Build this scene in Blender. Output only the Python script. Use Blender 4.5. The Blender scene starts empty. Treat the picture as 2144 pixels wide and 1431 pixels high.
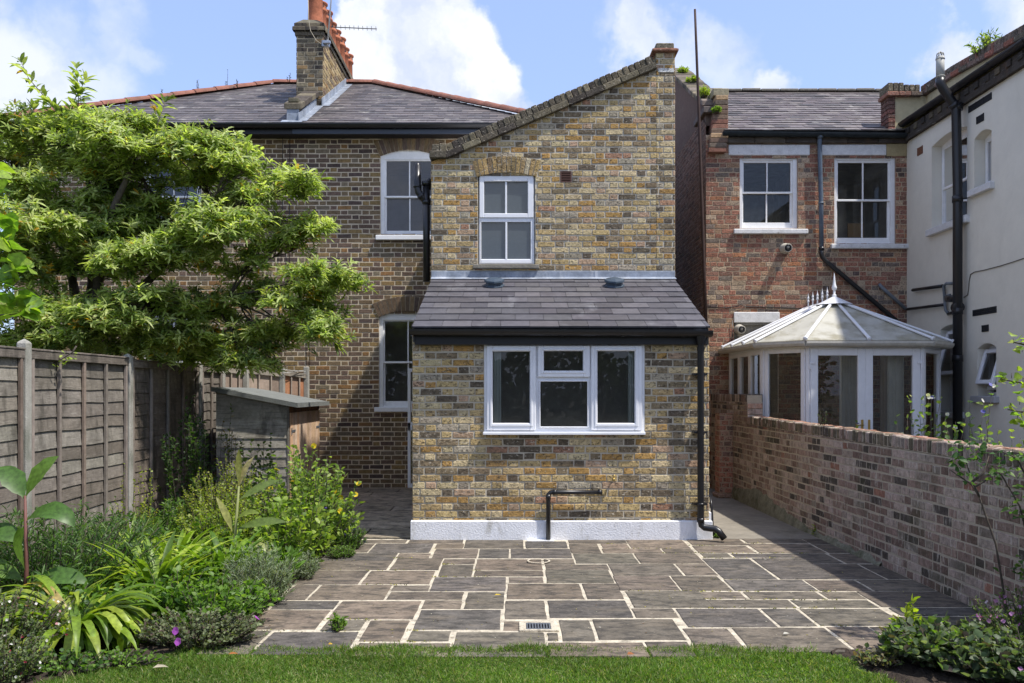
import bpy, math, random
import numpy as np
from mathutils import Vector, Matrix
R = math.radians
rnd = random.Random(7)
nr = np.random.RandomState(11)
F = 1750.0; CX = 1080.0; HY = 820.0; EH = 1.54
sc = bpy.context.scene
col = sc.collection
# ------------------------------------------------------------ camera, sky, sun
cam_d = bpy.data.cameras.new('camera'); cam = bpy.data.objects.new('camera', cam_d); col.objects.link(cam)
cam.location = (0, 0, EH); cam.rotation_euler = (R(90), 0, 0)
cam_d.sensor_width = 36; cam_d.lens = 36 * F / 2144
cam_d.shift_x = -(CX - 1072) / 2144; cam_d.shift_y = (HY - 715.5) / 2144
cam_d.clip_start = 0.1; cam_d.clip_end = 2000
sc.camera = cam
SUN = Vector((0.51, -0.24, 1.0)).normalized()
sun_d = bpy.data.lights.new('sun', 'SUN'); sun_d.energy = 3.4; sun_d.angle = R(1.3); sun_d.color = (1.0, 0.95, 0.87)
sun = bpy.data.objects.new('sun', sun_d); col.objects.link(sun)
sun.rotation_euler = SUN.to_track_quat('Z', 'Y').to_euler()
vs = sc.view_settings; vs.view_transform = 'Standard'; vs.look = 'None'; vs.exposure = 0.9; vs.gamma = 1; vs.use_curve_mapping = False
sc.cycles.max_bounces = 8; sc.cycles.transparent_max_bounces = 12

w = bpy.data.worlds.new("World"); sc.world = w; w.use_nodes = True
nt = w.node_tree; nt.nodes.clear()
def N(tree, t, **k):
    n = tree.nodes.new(t)
    for a, b in k.items(): setattr(n, a, b)
    return n
def world():
    L = nt.links.new
    out = N(nt, 'ShaderNodeOutputWorld'); bg = N(nt, 'ShaderNodeBackground'); sky = N(nt, 'ShaderNodeTexSky')
    sky.sky_type = 'NISHITA'; sky.sun_disc = False
    sky.sun_elevation = math.asin(SUN.z); sky.sun_rotation = math.atan2(SUN.x, SUN.y)
    sky.air_density = 1.0; sky.dust_density = 1.2; sky.ozone_density = 1.2
    bg.inputs[1].default_value = 0.15
    tc = N(nt, 'ShaderNodeTexCoord')
    def vdir(px, py):
        return Vector(((px - CX) / F, 1, (HY - py) / F)).normalized()
    # warp direction with fractal noise, then soft spheres of cloud placed round the sky
    no = N(nt, 'ShaderNodeTexNoise'); no.inputs['Scale'].default_value = 9.0; no.inputs['Detail'].default_value = 9; no.inputs['Roughness'].default_value = 0.58
    L(tc.outputs['Generated'], no.inputs['Vector'])
    sub = N(nt, 'ShaderNodeVectorMath', operation='SUBTRACT'); L(no.outputs['Color'], sub.inputs[0]); sub.inputs[1].default_value = (.5, .5, .5)
    scl = N(nt, 'ShaderNodeVectorMath', operation='SCALE'); L(sub.outputs[0], scl.inputs[0]); scl.inputs['Scale'].default_value = 0.17
    add = N(nt, 'ShaderNodeVectorMath', operation='ADD'); L(tc.outputs['Generated'], add.inputs[0]); L(scl.outputs[0], add.inputs[1])
    # px, py, radius(px), softness, strength
    C = [(890, 150, 135, .30, 1), (985, 220, 110, .30, 1), (800, 200, 95, .3, 1), (840, 60, 75, .3, 1), (760, 110, 60, .35, .9), (1050, 260, 80, .3, .9),
         (40, 220, 120, .9, .8), (150, 190, 90, 1.1, .6), (235, 60, 60, 1.3, .4), (300, 100, 40, 1.2, .35), (80, 60, 50, 1.4, .35),
         (1350, 100, 60, .8, .8), (1440, 150, 60, .9, .6), (1590, 190, 45, .7, .8), (1290, 60, 40, 1, .4), (1980, 130, 50, .8, .8), (1500, 160, 60, 1, .5),
         (2300, 60, 150, .6, .8), (-300, 100, 160, .6, .9)]
    cur = None
    dirs = [(vdir(a, b), r / F, s, k) for a, b, r, s, k in C]
    for i in range(14):   # clouds over the rest of the sky
        az = i * 2.399 + .4; el = R(15 + (i * 37) % 55)
        d = Vector((math.sin(az) * math.cos(el), math.cos(az) * math.cos(el), math.sin(el)))
        if d.y > .75: continue
        dirs.append((d, .22, .6, .8))
    for d, r, s, k in dirs:
        di = N(nt, 'ShaderNodeVectorMath', operation='DISTANCE'); L(add.outputs[0], di.inputs[0]); di.inputs[1].default_value = d
        mr = N(nt, 'ShaderNodeMapRange'); mr.interpolation_type = 'SMOOTHSTEP'
        L(di.outputs['Value'], mr.inputs['Value'])
        mr.inputs['From Min'].default_value = r * (1 - s * .5); mr.inputs['From Max'].default_value = r * (1 + s * .5)
        mr.inputs['To Min'].default_value = k; mr.inputs['To Max'].default_value = 0
        if cur is None: cur = mr.outputs[0]
        else:
            mx = N(nt, 'ShaderNodeMath', operation='MAXIMUM'); L(cur, mx.inputs[0]); L(mr.outputs[0], mx.inputs[1]); cur = mx.outputs[0]
    n2 = N(nt, 'ShaderNodeTexNoise'); n2.inputs['Scale'].default_value = 14; n2.inputs['Detail'].default_value = 5
    L(add.outputs[0], n2.inputs['Vector'])
    cr = N(nt, 'ShaderNodeValToRGB'); L(n2.outputs['Fac'], cr.inputs[0])
    cr.color_ramp.elements[0].position = .34; cr.color_ramp.elements[0].color = (2.6, 2.9, 3.7, 1)
    cr.color_ramp.elements[1].position = .6; cr.color_ramp.elements[1].color = (3.75, 3.85, 4.05, 1)
    # thin veil that pales the blue
    veil = N(nt, 'ShaderNodeMix', data_type='RGBA'); veil.inputs[0].default_value = .62
    L(sky.outputs[0], veil.inputs[6]); veil.inputs[7].default_value = (1.6, 2.15, 4.1, 1)
    mix = N(nt, 'ShaderNodeMix', data_type='RGBA'); L(cur, mix.inputs[0]); L(veil.outputs[2], mix.inputs[6]); L(cr.outputs[0], mix.inputs[7])
    L(mix.outputs[2], bg.inputs[0]); L(bg.outputs[0], out.inputs[0])
world()

# ------------------------------------------------------------ helpers
def X_(px, Y): return (px - CX) * Y / F
def Z_(py, Y): return EH - (py - HY) * Y / F
def P(px, py, Y): return Vector((X_(px, Y), Y, Z_(py, Y)))
def srgb(r, g, b):
    f = lambda c: (c / 255 / 12.92) if c <= 10 else ((c / 255 + .055) / 1.055) ** 2.4
    return (f(r), f(g), f(b))
def tag(o, label=None, cat=None, group=None, kind=None):
    if label: o['label'] = label
    if cat: o['category'] = cat
    if group: o['group'] = group
    if kind: o['kind'] = kind
    return o
def thing(name, label, cat, loc=(0, 0, 0), group=None):
    o = bpy.data.objects.new(name, None); col.objects.link(o); o.location = loc; o.empty_display_size = .1
    return tag(o, label, cat, group)
def link(o, parent=None):
    col.objects.link(o)
    if parent is not None:
        o.parent = parent
        o.location = -parent.location if parent.parent is None else Vector((0, 0, 0))
    return o
class MB:
    def __init__(s): s.v = []; s.f = []; s.c = []; s.m = []; s.smooth = []
    def face(s, pts, c=(1, 1, 1), m=0, sm=False):
        b = len(s.v); s.v.extend([tuple(p) for p in pts]); s.f.append(tuple(range(b, b + len(pts)))); s.c.append(c); s.m.append(m); s.smooth.append(sm)
    def mesh(s, vs_, fs, c=(1, 1, 1), m=0, sm=False):
        b = len(s.v); s.v.extend([tuple(p) for p in vs_])
        for f in fs: s.f.append(tuple(b + i for i in f)); s.c.append(c); s.m.append(m); s.smooth.append(sm)
    def box(s, x0, x1, y0, y1, z0, z1, c=(1, 1, 1), m=0, bev=0.0):
        x0, x1 = min(x0, x1), max(x0, x1); y0, y1 = min(y0, y1), max(y0, y1); z0, z1 = min(z0, z1), max(z0, z1)
        s.obox(Vector((x0, y0, z0)), Vector((x1 - x0, 0, 0)), Vector((0, y1 - y0, 0)), Vector((0, 0, z1 - z0)), c, m, bev)
    def obox(s, O, a, b, d, c=(1, 1, 1), m=0, bev=0.0):
        O, a, b, d = Vector(O), Vector(a), Vector(b), Vector(d)
        if a.cross(b).dot(d) < 0: a, b = b, a
        if bev <= 0:
            vs_ = [O, O + a, O + a + b, O + b, O + d, O + a + d, O + a + b + d, O + b + d]
            s.mesh(vs_, [(0, 3, 2, 1), (4, 5, 6, 7), (0, 1, 5, 4), (1, 2, 6, 5), (2, 3, 7, 6), (3, 0, 4, 7)], c, m); return
        la, lb, ld = a.length, b.length, d.length
        bev = min(bev, la * .4, lb * .4, ld * .4); ua, ub, ud = a / la * bev, b / lb * bev, d / ld * bev
        vs_ = []; idx = {}
        for i in (0, 1):
            for j in (0, 1):
                for k in (0, 1):
                    p = O + a * i + b * j + d * k
                    sa, sb, sd = ua * (1 - 2 * i), ub * (1 - 2 * j), ud * (1 - 2 * k)
                    for q, off in enumerate((sb + sd, sa + sd, sa + sb)):
                        idx[i, j, k, q] = len(vs_); vs_.append(p + off)
        fs = []
        g = lambda i, j, k, q: idx[i, j, k, q]
        for i in (0, 1):
            f = [g(i, 0, 0, 0), g(i, 1, 0, 0), g(i, 1, 1, 0), g(i, 0, 1, 0)]; fs.append(f if i else f[::-1])
            f = [g(0, i, 0, 1), g(0, i, 1, 1), g(1, i, 1, 1), g(1, i, 0, 1)]; fs.append(f if i else f[::-1])
            f = [g(0, 0, i, 2), g(1, 0, i, 2), g(1, 1, i, 2), g(0, 1, i, 2)]; fs.append(f if i else f[::-1])
        for i in (0, 1):
            for j in (0, 1):
                e = 1 if i == j else 0
                f = [g(0, i, j, 1), g(1, i, j, 1), g(1, i, j, 2), g(0, i, j, 2)]; fs.append(f if e else f[::-1])
                f = [g(i, 0, j, 2), g(i, 1, j, 2), g(i, 1, j, 0), g(i, 0, j, 0)]; fs.append(f if e else f[::-1])
                f = [g(i, j, 0, 0), g(i, j, 1, 0), g(i, j, 1, 1), g(i, j, 0, 1)]; fs.append(f if e else f[::-1])
                for k in (0, 1):
                    f = [g(i, j, k, 0), g(i, j, k, 1), g(i, j, k, 2)]; fs.append(f if (i + j + k) % 2 else f[::-1])
        s.mesh(vs_, fs, c, m)
    def prism(s, pts, d, c=(1, 1, 1), m=0):
        pts = [Vector(p) for p in pts]; d = Vector(d); n = len(pts)
        nn = (pts[1] - pts[0]).cross(pts[2] - pts[0])
        if nn.dot(d) > 0: pts = pts[::-1]
        vs_ = pts + [p + d for p in pts]
        fs = [tuple(range(n)), tuple(range(2 * n - 1, n - 1, -1))] + [(i, i + n, (i + 1) % n + n, (i + 1) % n) for i in range(n)]
        s.mesh(vs_, fs, c, m)
    def tube(s, path, r, n=10, c=(1, 1, 1), m=0, cap=True):
        path = [Vector(p) for p in path]; rs = r if isinstance(r, (list, tuple)) else [r] * len(path)
        b0 = len(s.v); prev = None; rings = []
        for i, p in enumerate(path):
            t = (path[min(i + 1, len(path) - 1)] - path[max(i - 1, 0)]).normalized()
            if prev is None:
                up = Vector((0, 0, 1)) if abs(t.z) < .9 else Vector((0, 1, 0)); x = t.cross(up).normalized()
            else: x = (prev - t * prev.dot(t)).normalized()
            prev = x; y = t.cross(x)
            for k in range(n):
                a = 2 * math.pi * k / n; s.v.append(tuple(p + (x * math.cos(a) + y * math.sin(a)) * rs[i]))
        for i in range(len(path) - 1):
            for k in range(n):
                k2 = (k + 1) % n
                s.f.append((b0 + i * n + k, b0 + i * n + k2, b0 + (i + 1) * n + k2, b0 + (i + 1) * n + k)); s.c.append(c); s.m.append(m); s.smooth.append(True)
        if cap:
            s.f.append(tuple(b0 + k for k in range(n))[::-1]); s.c.append(c); s.m.append(m); s.smooth.append(False)
            e = b0 + (len(path) - 1) * n; s.f.append(tuple(e + k for k in range(n))); s.c.append(c); s.m.append(m); s.smooth.append(False)
    def lathe(s, O, prof, n=20, axis=(0, 0, 1), c=(1, 1, 1), m=0):
        ax = Vector(axis).normalized(); O = Vector(O)
        x = ax.orthogonal().normalized(); y = ax.cross(x); b0 = len(s.v)
        for r, h in prof:
            for k in range(n):
                a = 2 * math.pi * k / n; s.v.append(tuple(O + ax * h + (x * math.cos(a) + y * math.sin(a)) * max(r, 1e-4)))
        for i in range(len(prof) - 1):
            for k in range(n):
                k2 = (k + 1) % n
                s.f.append((b0 + i * n + k, b0 + i * n + k2, b0 + (i + 1) * n + k2, b0 + (i + 1) * n + k)); s.c.append(c); s.m.append(m); s.smooth.append(n > 8)
    def build(s, name, mats, parent=None, **tg):
        me = bpy.data.meshes.new(name); me.from_pydata(s.v, [], s.f)
        if not isinstance(mats, (list, tuple)): mats = [mats]
        for m in mats: me.materials.append(m)
        me.polygons.foreach_set('material_index', s.m); me.polygons.foreach_set('use_smooth', s.smooth)
        ln = np.array([len(f) for f in s.f]); c = np.repeat(np.array(s.c, dtype=np.float32).reshape(-1, 3), ln, axis=0)
        at = me.color_attributes.new('Col', 'FLOAT_COLOR', 'CORNER')
        at.data.foreach_set('color', np.hstack([c, np.ones((len(c), 1), np.float32)]).ravel())
        me.update()
        o = bpy.data.objects.new(name, me); link(o, parent)
        if tg: tag(o, **tg)
        return o

# ---------------- materials
def mat(name, base=(1, 1, 1), rough=.7, attr=False, var=.0, vscale=8., bump=.0, bscale=60., bdist=.01, spec=.3, metal=0., spots=None, streak=None, vcol=None):
    m = bpy.data.materials.new(name); m.use_nodes = True; t = m.node_tree; b = t.nodes['Principled BSDF']; L = t.links.new
    b.inputs['Roughness'].default_value = rough; b.inputs['Metallic'].default_value = metal
    b.inputs['Specular IOR Level'].default_value = spec
    geo = N(t, 'ShaderNodeNewGeometry'); pos = geo.outputs['Position']
    if attr:
        a = N(t, 'ShaderNodeAttribute'); a.attribute_name = 'Col'; cur = a.outputs['Color']
        if base != (1, 1, 1):
            mm = N(t, 'ShaderNodeMix', data_type='RGBA', blend_type='MULTIPLY'); mm.inputs[0].default_value = 1; L(cur, mm.inputs[6]); mm.inputs[7].default_value = (*base, 1); cur = mm.outputs[2]
    else:
        rg = N(t, 'ShaderNodeRGB'); rg.outputs[0].default_value = (*base, 1); cur = rg.outputs[0]
    def stretch(sx):
        mp = N(t, 'ShaderNodeMapping'); mp.inputs['Scale'].default_value = sx; L(pos, mp.inputs['Vector']); return mp.outputs[0]
    if var:
        for sc_, k in ((vscale, var), (vscale * 5.3, var * .7)):
            no = N(t, 'ShaderNodeTexNoise'); no.inputs['Scale'].default_value = sc_; no.inputs['Detail'].default_value = 6; no.inputs['Roughness'].default_value = .6; L(pos, no.inputs['Vector'])
            mr = N(t, 'ShaderNodeMapRange'); L(no.outputs['Fac'], mr.inputs['Value']); mr.inputs['From Min'].default_value = .28; mr.inputs['From Max'].default_value = .72
            mr.inputs['To Min'].default_value = 1 - k; mr.inputs['To Max'].default_value = 1 + k
            mm = N(t, 'ShaderNodeVectorMath', operation='SCALE'); L(cur, mm.inputs[0]); L(mr.outputs[0], mm.inputs['Scale']); cur = mm.outputs[0]
    def overlay(spec_, cur):
        c2, sc_, lo, hi, amt, vec = spec_
        no = N(t, 'ShaderNodeTexNoise'); no.inputs['Scale'].default_value = sc_; no.inputs['Detail'].default_value = 7; no.inputs['Roughness'].default_value = .65
        L(stretch(vec) if vec else pos, no.inputs['Vector'])
        mr = N(t, 'ShaderNodeMapRange'); mr.interpolation_type = 'SMOOTHSTEP'; L(no.outputs['Fac'], mr.inputs['Value'])
        mr.inputs['From Min'].default_value = lo; mr.inputs['From Max'].default_value = hi; mr.inputs['To Max'].default_value = amt
        mm = N(t, 'ShaderNodeMix', data_type='RGBA'); L(mr.outputs[0], mm.inputs[0]); L(cur, mm.inputs[6]); mm.inputs[7].default_value = (*c2, 1)
        return mm.outputs[2]
    for sp in (spots or []): cur = overlay(sp, cur)
    L(cur, b.inputs['Base Color'])
    if bump:
        no = N(t, 'ShaderNodeTexNoise'); no.inputs['Scale'].default_value = bscale; no.inputs['Detail'].default_value = 8; no.inputs['Roughness'].default_value = .6
        L(stretch(streak) if streak else pos, no.inputs['Vector'])
        bp = N(t, 'ShaderNodeBump'); bp.inputs['Strength'].default_value = bump; bp.inputs['Distance'].default_value = bdist
        L(no.outputs['Fac'], bp.inputs['Height']); L(bp.outputs[0], b.inputs['Normal'])
    return m
def leaf_mat(name, rough=.45, trans=.35, gloss=.5):
    m = bpy.data.materials.new(name); m.use_nodes = True; t = m.node_tree; b = t.nodes['Principled BSDF']; L = t.links.new
    a0 = N(t, 'ShaderNodeAttribute'); a0.attribute_name = 'Col'; g_ = N(t, 'ShaderNodeNewGeometry'); no = N(t, 'ShaderNodeTexNoise'); no.inputs['Scale'].default_value = 38; no.inputs['Detail'].default_value = 4; L(g_.outputs['Position'], no.inputs['Vector'])
    mr = N(t, 'ShaderNodeMapRange'); L(no.outputs['Fac'], mr.inputs['Value']); mr.inputs['From Min'].default_value = .3; mr.inputs['From Max'].default_value = .7; mr.inputs['To Min'].default_value = .68; mr.inputs['To Max'].default_value = 1.3
    a = N(t, 'ShaderNodeVectorMath', operation='SCALE'); L(a0.outputs['Color'], a.inputs[0]); L(mr.outputs[0], a.inputs['Scale']); L(a.outputs[0], b.inputs['Base Color'])
    b.inputs['Roughness'].default_value = rough; b.inputs['Specular IOR Level'].default_value = gloss
    tr = N(t, 'ShaderNodeBsdfTranslucent')
    hs = N(t, 'ShaderNodeMix', data_type='RGBA', blend_type='MULTIPLY'); hs.inputs[0].default_value = 1; L(a.outputs[0], hs.inputs[6]); hs.inputs[7].default_value = (1.5, 1.6, .6, 1)
    L(hs.outputs[2], tr.inputs[0])
    mx = N(t, 'ShaderNodeMixShader'); mx.inputs[0].default_value = trans
    L(b.outputs[0], mx.inputs[1]); L(tr.outputs[0], mx.inputs[2]); L(mx.outputs[0], t.nodes['Material Output'].inputs[0])
    return m
def glass_mat(name, tint=(.86, .86, .84), ior=1.75, rough=0.0, veil=0.0, vc=(.3, .33, .36)):
    m = bpy.data.materials.new(name); m.use_nodes = True; t = m.node_tree; L = t.links.new
    t.nodes.remove(t.nodes['Principled BSDF'])
    tr = N(t, 'ShaderNodeBsdfTransparent'); tr.inputs[0].default_value = (*tint, 1); gl = N(t, 'ShaderNodeBsdfGlossy'); gl.inputs['Roughness'].default_value = rough
    fr = N(t, 'ShaderNodeFresnel'); fr.inputs[0].default_value = ior; mx = N(t, 'ShaderNodeMixShader')
    s1 = tr.outputs[0]
    if veil:
        df = N(t, 'ShaderNodeBsdfDiffuse'); df.inputs[0].default_value = (*vc, 1); m2 = N(t, 'ShaderNodeMixShader'); m2.inputs[0].default_value = veil
        L(s1, m2.inputs[1]); L(df.outputs[0], m2.inputs[2]); s1 = m2.outputs[0]
    L(fr.outputs[0], mx.inputs[0]); L(s1, mx.inputs[1]); L(gl.outputs[0], mx.inputs[2]); L(mx.outputs[0], t.nodes['Material Output'].inputs[0])
    return m

M = {}
M['brick'] = mat('stock_brick', attr=True, rough=.92, var=.34, vscale=24, bump=1.0, bscale=60, bdist=.010, spec=.12,
                 spots=[((.04, .034, .028), 34, .53, .62, .8, (1, 1, 1.6)), ((.58, .52, .42), 27, .57, .67, .65, (1, 1, 1.6)), ((.13, .105, .075), 1.1, .52, .72, .40, (1, 1, .6))])
M['old_brick'] = mat('sooty_brick', attr=True, rough=.9, var=.32, vscale=24, bump=.6, bscale=60, bdist=.006, spec=.15,
                     spots=[((.04, .033, .028), 40, .58, .7, .55, None), ((.32, .27, .2), 33, .62, .74, .4, None), ((.05, .042, .035), 1.1, .52, .75, .3, None)])
M['mortar'] = mat('mortar', attr=True, rough=.95, var=.15, vscale=20, bump=.5, bscale=120, bdist=.003, spec=.1,
                  spots=[((.16, .14, .11), 5, .5, .72, .5, None)])
M['wallmoss'] = mat('mossy_brick', attr=True, rough=.92, var=.34, vscale=22, bump=.6, bscale=60, bdist=.006, spec=.15,
                    spots=[((.055, .055, .03), 2.0, .52, .68, .6, (1, 1, .8)), ((.48, .43, .37), 26, .54, .66, .6, (1, 1, .22)), ((.05, .04, .032), 30, .56, .66, .6, (1, 1, .4))])
M['slate'] = mat('slate', attr=True, rough=.55, var=.18, vscale=14, bump=.35, bscale=30, bdist=.004, spec=.35,
                 spots=[((.42, .40, .36), 2.6, .56, .68, .55, (1, 1, 2)), ((.05, .045, .045), 9, .52, .66, .5, (1, 1, 3)), ((.30, .22, .06), 9, .73, .78, .6, None)])
M['newslate'] = mat('fibre_slate', attr=True, rough=.5, var=.2, vscale=9, bump=.2, bscale=40, bdist=.003, spec=.35,
                    spots=[((.26, .26, .27), 2.6, .55, .75, .5, (1, .35, 1)), ((.5, .5, .5), 22, .74, .78, .8, None)])
M['lead'] = mat('lead', (.22, .25, .30), .5, var=.3, vscale=6, bump=.3, bscale=12, spec=.5, spots=[((.5, .52, .55), 7, .5, .7, .6, (1, 1, .3))])
M['black'] = mat('black_plastic', (.012, .012, .014), .35, spec=.5, var=.15, vscale=5)
M['blacktimber'] = mat('black_fascia', (.010, .010, .012), .45, spec=.4)
M['greyplastic'] = mat('grey_pipe', (.15, .17, .19), .45, var=.2, vscale=8)
M['upvc'] = mat('white_frame', (.72, .73, .76), .35, spec=.5, var=.05, vscale=4)
M['paint'] = mat('white_paint', (.78, .78, .78), .5, spec=.4, var=.06, vscale=10)
M['oldpaint'] = mat('peeling_paint', (.62, .62, .62), .6, var=.15, vscale=10, bump=.3, bscale=40, spots=[((.25, .22, .18), 14, .62, .7, .7, (1, 1, 1))])
M['whiterender'] = mat('white_render', (.74, .75, .78), .8, var=.07, vscale=6, bump=.6, bscale=55, bdist=.01, spots=[((.30, .28, .22), 9, .54, .70, .55, (1, 1, .3)), ((.2, .19, .14), 26, .62, .7, .5, (1, 1, .4))])
M['cream'] = mat('cream_render', (.70, .665, .57), .8, var=.05, vscale=1.2, bump=.25, bscale=6, bdist=.02, spots=[((.34, .31, .22), 1.1, .55, .75, .28, (1, 1, .4)), ((.3, .28, .24), 13, .68, .74, .3, None)])
M['stone'] = mat('dirty_stone', (.20, .185, .155), .9, var=.3, vscale=12, bump=.6, bscale=40, spots=[((.08, .085, .05), 6, .5, .7, .5, None)])
M['terra'] = mat('terracotta', (.33, .115, .06), .85, var=.32, vscale=6, bump=.2, bscale=30)
M['redtile'] = mat('red_ridge_tile', (.22, .095, .068), .85, var=.3, vscale=7, bump=.4, bscale=30, spots=[((.09, .08, .06), 4, .5, .7, .6, None)])
M['wood'] = mat('weathered_dappled_wood', attr=True, rough=.88, var=.28, vscale=5, bump=.7, bscale=14, bdist=.006, spec=.12, streak=(1, 1, 12), spots=[((.085, .075, .062), 5, .5, .72, .6, (.6, .6, 9)), ((.5, .48, .44), 9, .58, .75, .5, (.5, .5, 12)), ((.055, .05, .042), 3.4, .52, .66, .65, (1, 1.2, .35)), ((.22, .13, .08), 1.4, .58, .75, .5, (1, 1, .4))])  # tall dark blotches paint dappled leaf shade into the colour, over real weathering
M['woodv'] = mat('weathered_upright', attr=True, rough=.85, var=.22, vscale=5, bump=.5, bscale=14, bdist=.004, spec=.15, streak=(8, 8, .6), spots=[((.5, .44, .37), 8, .55, .8, .5, (6, 6, .5))])
M['felt'] = mat('roof_felt', (.16, .17, .165), .85, var=.2, vscale=8, bump=.4, bscale=120)
M['concrete_post'] = mat('concrete_post', (.31, .30, .27), .9, var=.15, vscale=10, bump=.7, bscale=90, bdist=.006, spots=[((.12, .13, .10), 5, .5, .66, .6, (1, 1, .35)), ((.14, .14, .13), 70, .66, .7, .8, None)])
M['flag'] = mat('sandstone', attr=True, rough=.85, var=.34, vscale=5, bump=1.0, bscale=13, bdist=.012, spec=.25, streak=(1, 2.0, 1),
                spots=[((.20, .165, .12), 2.4, .50, .72, .5, (1, 2, 1)), ((.035, .033, .03), 6, .46, .62, .7, (1, 2.4, 1)), ((.46, .44, .39), 12, .685, .72, .8, None), ((.32, .28, .22), 48, .60, .68, .5, (1, 2, 1))])
M['joint'] = mat('pale_pointing', (.46, .41, .32), .95, var=.32, vscale=12, bump=.7, bscale=70, spots=[((.24, .2, .06), 3.0, .60, .72, .6, None), ((.14, .12, .09), 11, .52, .66, .75, None)])
M['darkjoint'] = mat('dark_joint', (.022, .02, .016), .95, var=.3, vscale=12)
M['concrete'] = mat('old_concrete', (.21, .19, .155), .9, var=.2, vscale=2.5, bump=.5, bscale=60, bdist=.005, spots=[((.09, .085, .05), 1.6, .5, .72, .6, None)])
M['soil'] = mat('soil', (.045, .033, .024), .95, var=.5, vscale=10, bump=1, bscale=30, bdist=.04)
M['ground'] = mat('ground', (.09, .085, .06), .95, var=.3, vscale=2, bump=.6, bscale=20)
M['leaf'] = leaf_mat('leaf', .5, .5, .4); M['matleaf'] = leaf_mat('soft_leaf', .65, .35, .25); M['glossleaf'] = leaf_mat('gloss_leaf', .42, .42, .45)
M['petal'] = leaf_mat('petal', .7, .4, .2)
M['bark'] = mat('bark', (.085, .07, .055), .9, var=.3, vscale=14, bump=.8, bscale=30, streak=(2, 2, .6))
M['glass'] = glass_mat('window_glass', ior=1.55, veil=.10, vc=(.20, .20, .18)); M['greyglass'] = glass_mat('pale_glass', (.5, .54, .58), 1.7, 0, .6, (.07, .075, .09))
M['frost'] = glass_mat('frosted_glass', (.6, .65, .65), 1.75, .06, .6, (.11, .135, .15))
M['polycarb'] = pc = mat('roof_sheet', (.62, .61, .55), .5, var=.08, vscale=3, spots=[((.30, .27, .17), 3.0, .42, .66, .7, (1, 1, 2)), ((.2, .18, .1), 14, .58, .7, .5, (1, 1, 2))])
_t = pc.node_tree; _tr = N(_t, 'ShaderNodeBsdfTranslucent'); _tr.inputs[0].default_value = (.7, .68, .6, 1); _mx = N(_t, 'ShaderNodeMixShader'); _mx.inputs[0].default_value = .38
_t.links.new(_t.nodes['Principled BSDF'].outputs[0], _mx.inputs[1]); _t.links.new(_tr.outputs[0], _mx.inputs[2]); _t.links.new(_mx.outputs[0], _t.nodes['Material Output'].inputs[0])
M['room'] = mat('room', (.42, .40, .36), .9, var=.3, vscale=1.5); M['curtain'] = mat('curtain', (.62, .61, .54), .9, var=.1); M['blind'] = mat('blind', (.50, .56, .53), .8)
M['brass'] = mat('brass', (.45, .32, .10), .35, metal=.9); M['steel'] = mat('steel', (.35, .38, .42), .4, metal=.8); M['iron'] = mat('iron', (.10, .10, .105), .6, metal=.4)
M['rust'] = mat('rusty_pole', (.05, .03, .025), .8, var=.2)

# ---------------- polygon clipping / brickwork / slates
def clip(poly, region):
    out = poly; n = len(region)
    for i in range(n):
        ax, ay = region[i]; bx, by = region[(i + 1) % n]; res = []
        for k in range(len(out)):
            p, q = out[k], out[(k + 1) % len(out)]
            sp = (bx - ax) * (p[1] - ay) - (by - ay) * (p[0] - ax); sq = (bx - ax) * (q[1] - ay) - (by - ay) * (q[0] - ax)
            if sp >= 0: res.append(p)
            if (sp > 0 and sq < 0) or (sp < 0 and sq > 0):
                t = sp / (sp - sq); res.append((p[0] + (q[0] - p[0]) * t, p[1] + (q[1] - p[1]) * t))
        out = res
        if len(out) < 3: return []
    # drop duplicate points
    r = []
    for p in out:
        if not r or abs(p[0] - r[-1][0]) + abs(p[1] - r[-1][1]) > 1e-5: r.append(p)
    if len(r) > 1 and abs(r[0][0] - r[-1][0]) + abs(r[0][1] - r[-1][1]) < 1e-5: r.pop()
    return r if len(r) >= 3 else []
def area(p): return abs(sum(p[i][0] * p[(i + 1) % len(p)][1] - p[(i + 1) % len(p)][0] * p[i][1] for i in range(len(p)))) / 2
def minus(a0, a1, holes):
    iv = [(a0, a1)]
    for h0, h1 in holes:
        nx = []
        for s, e in iv:
            if h1 <= s or h0 >= e: nx.append((s, e)); continue
            if h0 > s: nx.append((s, h0))
            if h1 < e: nx.append((h1, e))
        iv = nx
    return iv
def pick(pal):
    t = rnd.random() * sum(p[0] for p in pal)
    for wgt, c in pal:
        t -= wgt
        if t <= 0: break
    k = rnd.uniform(.84, 1.16); return tuple(min(1, x * k * rnd.uniform(.985, 1.015)) for x in c)
def inset(poly, d):
    cx = sum(p[0] for p in poly) / len(poly); cy = sum(p[1] for p in poly) / len(poly); r = []
    for x, y in poly:
        dx, dy = cx - x, cy - y
        r.append((x + math.copysign(min(d, abs(dx)), dx) if dx else x, y + math.copysign(min(d, abs(dy)), dy) if dy else y))
    return r
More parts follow.
